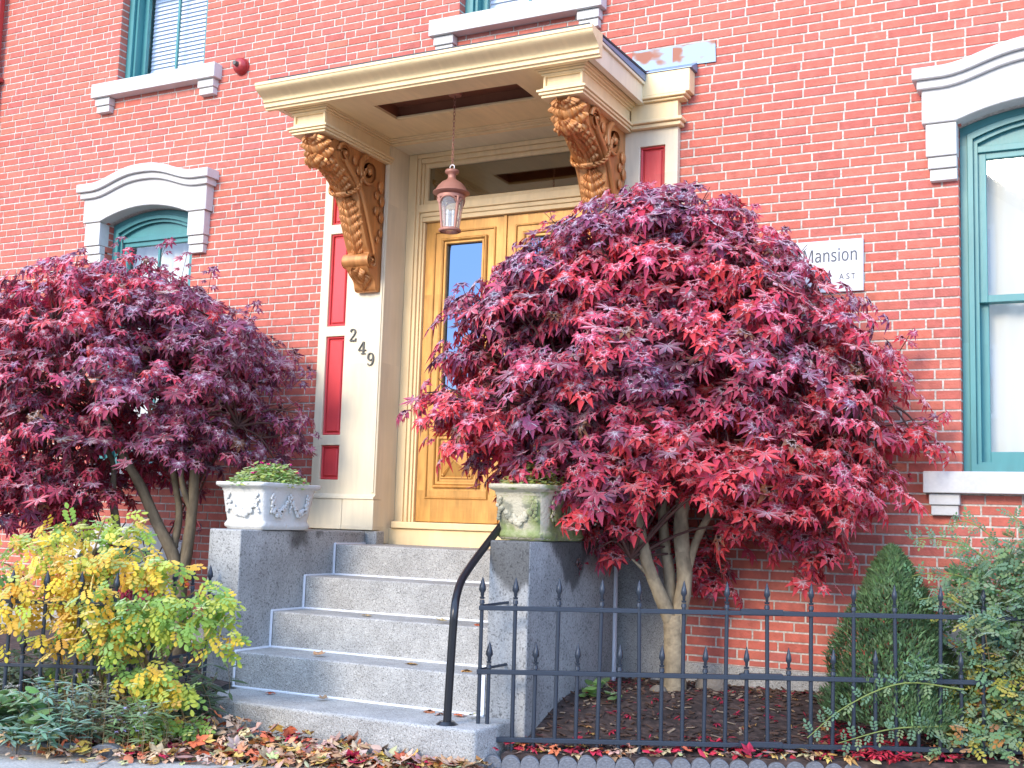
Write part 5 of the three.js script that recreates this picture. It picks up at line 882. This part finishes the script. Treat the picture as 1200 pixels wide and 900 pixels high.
{
  // sprawling shrub under the right window
  const b = thing('shrub', 'blue-green sprawling rose shrub with yellowing leaves at the fence end', 'bush');
  const pal = [[0.16, 0.30, 0.16], [0.15, 0.28, 0.09], [0.26, 0.35, 0.15], [0.50, 0.42, 0.05], [0.55, 0.22, 0.04]], mats = pal.map(c => plainMat(c)), all = [];
  const cl = [[3.38, 1.1, 0.42, 0.28, 0.2, 0.16, 170, [6, 3, 4, 0, 0]], [3.65, 1.15, 0.4, 0.3, 0.22, 0.18, 150, [6, 3, 4, 0, 0]], [3.2, 0.9, 0.46, 0.16, 0.15, 0.12, 100, [4, 4, 4, 1, 0]], [3.45, 0.8, 0.42, 0.25, 0.2, 0.14, 170, [4, 4, 4, 1, 0]], [3.7, 0.8, 0.36, 0.3, 0.3, 0.15, 130, [4, 4, 3, 1, 0]], [3.3, 0.6, 0.48, 0.2, 0.18, 0.12, 150, [3, 4, 2, 3, 1]], [3.5, 0.5, 0.42, 0.22, 0.2, 0.12, 130, [3, 4, 2, 4, 1]], [3.15, 0.42, 0.52, 0.13, 0.15, 0.1, 90, [2, 4, 2, 4, 1]], [3.05, 0.3, 0.56, 0.14, 0.12, 0.1, 60, [4, 3, 3, 1, 0]], [3.35, 0.3, 0.5, 0.25, 0.1, 0.12, 80, [2, 4, 2, 4, 2]], [3.0, 0.58, 0.72, 0.08, 0.06, 0.05, 26, [6, 2, 2, 0, 0]], [3.3, 0.86, 0.64, 0.12, 0.1, 0.06, 40, [5, 3, 4, 1, 0]], [3.3, 0.24, 0.7, 0.3, 0.08, 0.1, 60, [3, 4, 2, 3, 2]], [3.55, 1.0, 0.45, 0.3, 0.25, 0.12, 160, [5, 4, 3, 0, 0]], [3.4, 0.45, 0.5, 0.28, 0.25, 0.1, 120, [3, 5, 2, 3, 1]], [3.2, 1.05, 0.4, 0.14, 0.1, 0.12, 50, [6, 3, 3, 0, 0]]];
  for (const [x, y, z, rx, ry, rz, n, w] of cl) { const tot = w.reduce((a, q) => a + q); for (let k = 0; k < n; k++) { const p = V(x + rx * rr(-1, 1) * rr(0.5, 1), y + ry * rr(-1, 1) * rr(0.5, 1), z + rz * rr(-1, 1)); let r = rnd() * tot, c = 0; while ((r -= w[c]) > 0) c++; all.push({ p, m: frame(p, V(rr(-1, 1), rr(-0.5, 0.8), rr(-0.3, 1)), V(rr(-0.4, 0.4), rr(0.4, 1), rr(0, 0.9)), rr(0.065, 0.1)), c, s: rnd() < 0.5 ? 0 : 1 }); } part('cane', tube([V(3.35 + rr(-0.1, 0.1), 0.25, 0.4), V(lerp(3.35, x, 0.5), y * 0.7, lerp(0.4, z, 0.5)), V(x, y, z)], [0.008, 0.006, 0.003], 5, 10), M.cane, b); }
  // long canes that reach out over the wall and the mulch
  for (const pts of [[[3.4, 1.1, 0.4], [3.2, 1.26, 0.42], [3.02, 1.3, 0.44], [2.9, 1.29, 0.44]], [[3.4, 1.0, 0.45], [3.15, 1.1, 0.48], [2.98, 1.1, 0.5], [2.84, 1.06, 0.5]], [[3.3, 0.85, 0.5], [3.12, 0.98, 0.55], [2.96, 0.96, 0.6]], [[3.4, 1.15, 0.4], [3.34, 1.3, 0.42], [3.2, 1.4, 0.42], [3.08, 1.38, 0.44]], [[3.2, 0.5, 0.68], [2.9, 0.52, 0.82], [2.62, 0.38, 0.98], [2.45, 0.22, 1.06]], [[3.1, 0.3, 0.7], [2.85, 0.28, 0.86], [2.6, 0.2, 1.0]], [[3.55, 1.15, 0.4], [3.52, 1.34, 0.42], [3.42, 1.46, 0.44]]]) {
    const cv = new THREE.CatmullRomCurve3(pts.map(p => V(...p))); part('cane', tube(pts.map(p => V(...p)), [0.005, 0.004, 0.0025], 5, 16), plainMat([0.2, 0.24, 0.06], M.cane), b);
    for (let k = 2; k < 20; k++) { const p = cv.getPoint(k / 20), s = k % 2 ? 1 : -1; all.push({ p, m: frame(p, V(rr(-0.6, 0.3), s * rr(0.2, 0.9), rr(0.1, 0.8)), V(0, 0.6, 1), rr(0.05, 0.075)), c: k % 4 ? 0 : 2, s: 0 }); }
  }
  all.sort((p, q) => p.p.distanceTo(camera.position) - q.p.distanceTo(camera.position));
  const L = new Leaves(), g2 = [comp3, comp4].map(shapeGeo); all.slice(260).forEach(l => L.add([comp3, comp4][l.s], l.m, vary(pal[l.c], 0.2)));
  const fo = part('foliage', L.geo(), M.leaf, b); fo.userData.kind = 'stuff';
  all.slice(0, 260).forEach((l, i) => part(i ? `leaf_${String(i).padStart(3, '0')}` : 'leaf', g2[l.s], mats[l.c], fo).applyMatrix4(l.m));
}
// ---------------------------------------------------------------- planters and their flowers
function flowering(label, cx, cz, W, D, y, n, hgt, pal, nf, dens) {
  const t = thing('potted_flowers', label, 'plant'), L = new Leaves();
  for (let k = 0; k < n; k++) { const a = rr(0, 6.28), q = Math.sqrt(rnd()), p = V(cx + Math.cos(a) * q * W, y + hgt * (1 - q * q) * rr(0.2, 1) + rr(0, 0.03), cz + Math.sin(a) * q * D), b = a + rr(-0.8, 0.8); L.add(oval, frame(p, V(Math.cos(b), rr(-0.5, 0.6), Math.sin(b)), V(rr(-0.3, 0.3), 1, rr(0, 0.6)), rr(0.022, 0.042)), vary(pal[Math.floor(rnd() * pal.length)], 0.2)); }
  const f = part('foliage', L.geo(), M.leaf, t); f.userData.kind = 'stuff';
  const FL = [[0.72, 0.02, 0.22], [0.78, 0.03, 0.3], [0.62, 0.04, 0.1]];
  for (let k = 0; k < nf; k++) { const a = rr(0, 6.28), q = Math.sqrt(rr(0.1, 1)), p = V(cx + Math.cos(a) * q * W, y + hgt * (1 - q * q) * rr(0.75, 1.1) + 0.03, cz + Math.sin(a) * q * D), B = new Leaves(), c = FL[k % 3]; for (let j = 0; j < 6; j++) { const e = j * 1.047; B.add(oval, frame(p, V(Math.cos(e), 0.25, Math.sin(e)), V(0, 1, 0), 0.02), vary(c, 0.1)); B.add(oval, frame(p, V(Math.cos(e) * 0.6, 0.8, Math.sin(e) * 0.6), V(0.3, 1, 0.6), 0.014), vary(c, 0.1)); } part('flower', B.geo(), M.litter, t); }
  return t;
}
{
  const W = 0.42, D = 0.66, H = 0.312;
  const p = thing('planter', 'white rectangular planter with moulded swags on the cheek block', 'planter'); p.position.set(-1.238, 1.214, 1.07);
  part('tub', tri(planterGeo(W, D, H, 16, true)), M.planter, p); part('relief', tri(swags(W, D, H)), M.planter, p); part('soil', tri(new THREE.BoxGeometry(W * 0.8, 0.02, D * 0.82).translate(0, H * 0.9, 0)), M.soil, p);
  flowering('green bedding plants with pink flowers in the white planter', -1.238, 1.07, 0.2, 0.33, 1.5, 1500, 0.17, [[0.26, 0.44, 0.08], [0.36, 0.50, 0.09], [0.46, 0.54, 0.10]], 14);
  const q = thing('planter', 'mossy cracked stone planter with moulded swags on the cheek block', 'planter'); q.position.set(0.85, 1.212, 1.07);
  part('tub', tri(planterGeo(0.40, 0.84, 0.325, 6, true)), M.mossy, q); part('relief', tri(swags(0.40, 0.82, 0.325)), M.mossy, q); part('soil', tri(new THREE.BoxGeometry(0.3, 0.02, 0.66).translate(0, 0.29, 0)), M.soil, q);
  const fl = flowering('yellow-green bedding plants with red flowers in the mossy planter', 0.85, 1.07, 0.19, 0.4, 1.515, 1200, 0.2, [[0.30, 0.46, 0.07], [0.46, 0.52, 0.06], [0.66, 0.46, 0.04]], 12);
}
// ---------------------------------------------------------------- litter
{
  const pal = [[0.52, 0.27, 0.14], [0.60, 0.31, 0.08], [0.54, 0.18, 0.08], [0.46, 0.28, 0.20], [0.66, 0.44, 0.11], [0.56, 0.42, 0.27], [0.36, 0.21, 0.14], [0.50, 0.48, 0.22], [0.56, 0.13, 0.05], [0.54, 0.31, 0.23], [0.60, 0.42, 0.22]];
  const L = new Leaves();
  const drop = (x, y, z, s, c, tilt = 0.45) => { const a = rr(0, 6.28); L.add(fallenShapes[Math.floor(rnd() * 4)], frame(V(x, y, z), V(Math.cos(a), rr(-tilt, tilt), Math.sin(a)), V(rr(-tilt, tilt), 1, rr(-tilt, tilt)), s), vary(c, 0.2)); };
  for (let k = 0; k < 900; k++) {
    const x = rr(-1.15, 0.95), e = edgeZ(x), z0 = x < 0.93 ? 1.98 : 1.6, t = Math.pow(rnd(), 0.8), z = lerp(z0, e + 0.12, t), pile = Math.max(0, 1 - Math.abs((z - z0) / Math.max(0.1, e - z0) - 0.25) * 1.4) * clamp((0.6 - x) / 1.2);
    drop(x, 0.03 + rr(0, 0.02) + pile * 0.17 * rnd(), z, rr(0.04, 0.085), rnd() < 0.05 ? [0.5, 0.015, 0.06] : pal[Math.floor(rnd() * pal.length)], 0.6);
  }
  for (let k = 0; k < 260; k++) { const x = rr(-2.4, -0.9), z = fenceLZ(x) + rr(-0.15, 0.5); drop(x, 0.06 + rr(0, 0.05), z, rr(0.03, 0.06), pal[Math.floor(rnd() * pal.length)], 0.5); }
  for (let k = 0; k < 150; k++) { const x = rr(-2.0, 1.0), z = edgeZ(x) + rr(0, 0.22); drop(x, 0.012 + rr(0, 0.015), z, rr(0.02, 0.05), pal[Math.floor(rnd() * pal.length)], 0.25); }
  for (let k = 0; k < 230; k++) { const x = rr(0.93, 3.2), z = fenceZ(x) + rr(-0.1, 0.1); drop(x, bedR(x, z) + 0.015 + rr(0, 0.03), z, rr(0.03, 0.07), rnd() < 0.4 ? [0.5, 0.02, 0.05] : pal[Math.floor(rnd() * pal.length)], 0.5); }
  top('leaf_litter', L.geo(), M.litter, 'drift of brown, orange and yellow fallen leaves below the granite steps', 'fallen leaves', null, 'stuff');
  const R = new Leaves();
  for (let k = 0; k < 520; k++) { const x = rr(1.0, 3.6), z = rr(0.06, fenceZ(x)); const a = rr(0, 6.28); R.add(k % 3 ? lance : mapleShapes[k % 4], frame(V(x, bedR(x, z) + 0.012, z), V(Math.cos(a), rr(-0.2, 0.4), Math.sin(a)), V(rr(-0.4, 0.4), 1, rr(-0.4, 0.4)), rr(0.025, 0.055)), vary(k % 4 ? [0.42, 0.02, 0.05] : [0.4, 0.2, 0.06], 0.3)); }
  for (let k = 0; k < 90; k++) { const x = rr(2.45, 2.9), z = rr(0.6, 0.95), a = rr(0, 6.28); R.add(mapleShapes[k % 4], frame(V(x, bedR(x, z) + rr(0.01, 0.06), z), V(Math.cos(a), rr(-0.2, 0.5), Math.sin(a)), V(rr(-0.4, 0.4), 1, rr(-0.4, 0.4)), rr(0.04, 0.07)), vary([0.45, 0.012, 0.03], 0.2)); }
  top('maple_litter', R.geo(), M.litter, 'scatter of fallen crimson maple leaves on the dark mulch', 'fallen leaves', null, 'stuff');
  // bark chips and straw
  const chip = new RoundedBoxGeometry(0.05, 0.006, 0.012, 1, 0.002), N = 2600, im = new THREE.InstancedMesh(chip, std({ color: 0xffffff, roughness: 1 }), N), o = new THREE.Object3D();
  for (let k = 0; k < N; k++) { const right = k % 4 > 0, x = right ? rr(1.0, 4.2) : rr(-3.5, -1.15), z = right ? rr(0.04, fenceZ(x) + 0.05) : rr(0.1, fenceLZ(x)); o.position.set(x, (right ? bedR(x, z) : bedL(x, z)) + 0.006, z); o.rotation.set(rr(-0.4, 0.4), rr(0, 6.28), rr(-0.35, 0.35)); const s = rr(0.5, 1.5); o.scale.set(s, 1, rr(0.5, 1.6)); o.updateMatrix(); im.setMatrixAt(k, o.matrix); const r = rnd(); im.setColorAt(k, r < 0.14 ? C(0.30, 0.22, 0.15) : r < 0.6 ? C(0.06, 0.035, 0.025) : C(0.11, 0.06, 0.04)); }
  im.name = 'bark_chips'; fin(im); scene.add(im); tag(im, 'dark brown bark mulch chips strewn over the beds', 'mulch', null, 'stuff');
  // single leaves lying on the treads
  const on = [[0.12, 0.441, 1.36, 0.07, 1, 'one ochre leaf on the second lowest granite tread'], [-0.52, 0.441, 1.40, 0.06, 0, 'broad brown leaf on the second lowest granite tread'], [0.55, 0.441, 1.4, 0.07, 1, 'orange leaf on a granite tread beside the handrail'], [0.68, 0.441, 1.35, 0.06, 4, 'yellow leaf on a granite tread against the right cheek block'], [-0.42, 0.677, 1.05, 0.06, 4, 'yellow leaf on the middle granite tread'], [0.2, 0.677, 1.1, 0.06, 5, 'tan leaf on the middle granite tread'], [0.42, 0.677, 1.07, 0.06, 8, 'red leaf on the middle granite tread'], [0.6, 0.677, 1.1, 0.05, 6, 'dark curled leaf on the middle granite tread'], [-0.72, 0.219, 1.6, 0.05, 8, 'red leaf on the lowest granite tread below the white planter'], [-0.3, 0.219, 1.62, 0.05, 6, 'small brown leaf on the lowest granite tread'], [0.42, 0.222, 1.58, 0.08, 2, 'rust leaf on the lowest granite tread near the handrail foot'], [0.5, 0.226, 1.6, 0.07, 1, 'upright orange leaf near the handrail foot'], [0.6, 0.222, 1.62, 0.07, 8, 'crimson leaf on the lowest granite tread near the handrail foot'], [0.7, 0.222, 1.6, 0.06, 7, 'yellow-green leaf on the lowest granite tread by the cheek block'], [0.52, 0.222, 1.65, 0.06, 9, 'brown leaf on the lowest granite tread before the riser']];
  on.forEach(([x, y, z, s, c, label], i) => { const B = new Leaves(), a = rr(0, 6.28); B.add(fallenShapes[i % 4], frame(V(x, y + 0.012, z), V(Math.cos(a), rr(-0.05, 0.12), Math.sin(a)), V(rr(-0.12, 0.12), 1, rr(-0.1, 0.1)), s), vary(pal[c], 0.1)); top('fallen_leaf', B.geo(), M.litter, label, 'leaf'); });
  // fieldstone by the maple's foot
  const rk = (x, y, z, sx, sy, sz, label) => { const g = new THREE.IcosahedronGeometry(1, 3).toNonIndexed(), p = g.attributes.position; for (let k = 0; k < p.count; k++) { const f = 0.8 + 0.4 * fbm(p.getX(k) * 1.6 + 20, p.getY(k) * 1.6 + p.getZ(k) * 2.1 + 20, 101, 3, 77); p.setXYZ(k, p.getX(k) * sx * f, p.getY(k) * sy * f, p.getZ(k) * sz * f); } g.computeVertexNormals(); top('stone', tri(g.translate(x, y, z)), M.rock, label, 'stone'); };
  rk(1.68, 0.33, 0.3, 0.1, 0.085, 0.07, 'brown fieldstone on the mulch beside the pale maple trunk'); rk(1.42, 0.30, 0.55, 0.055, 0.05, 0.05, 'small grey stone at the foot of the pale maple trunk');
}
renderer.render(scene, camera);
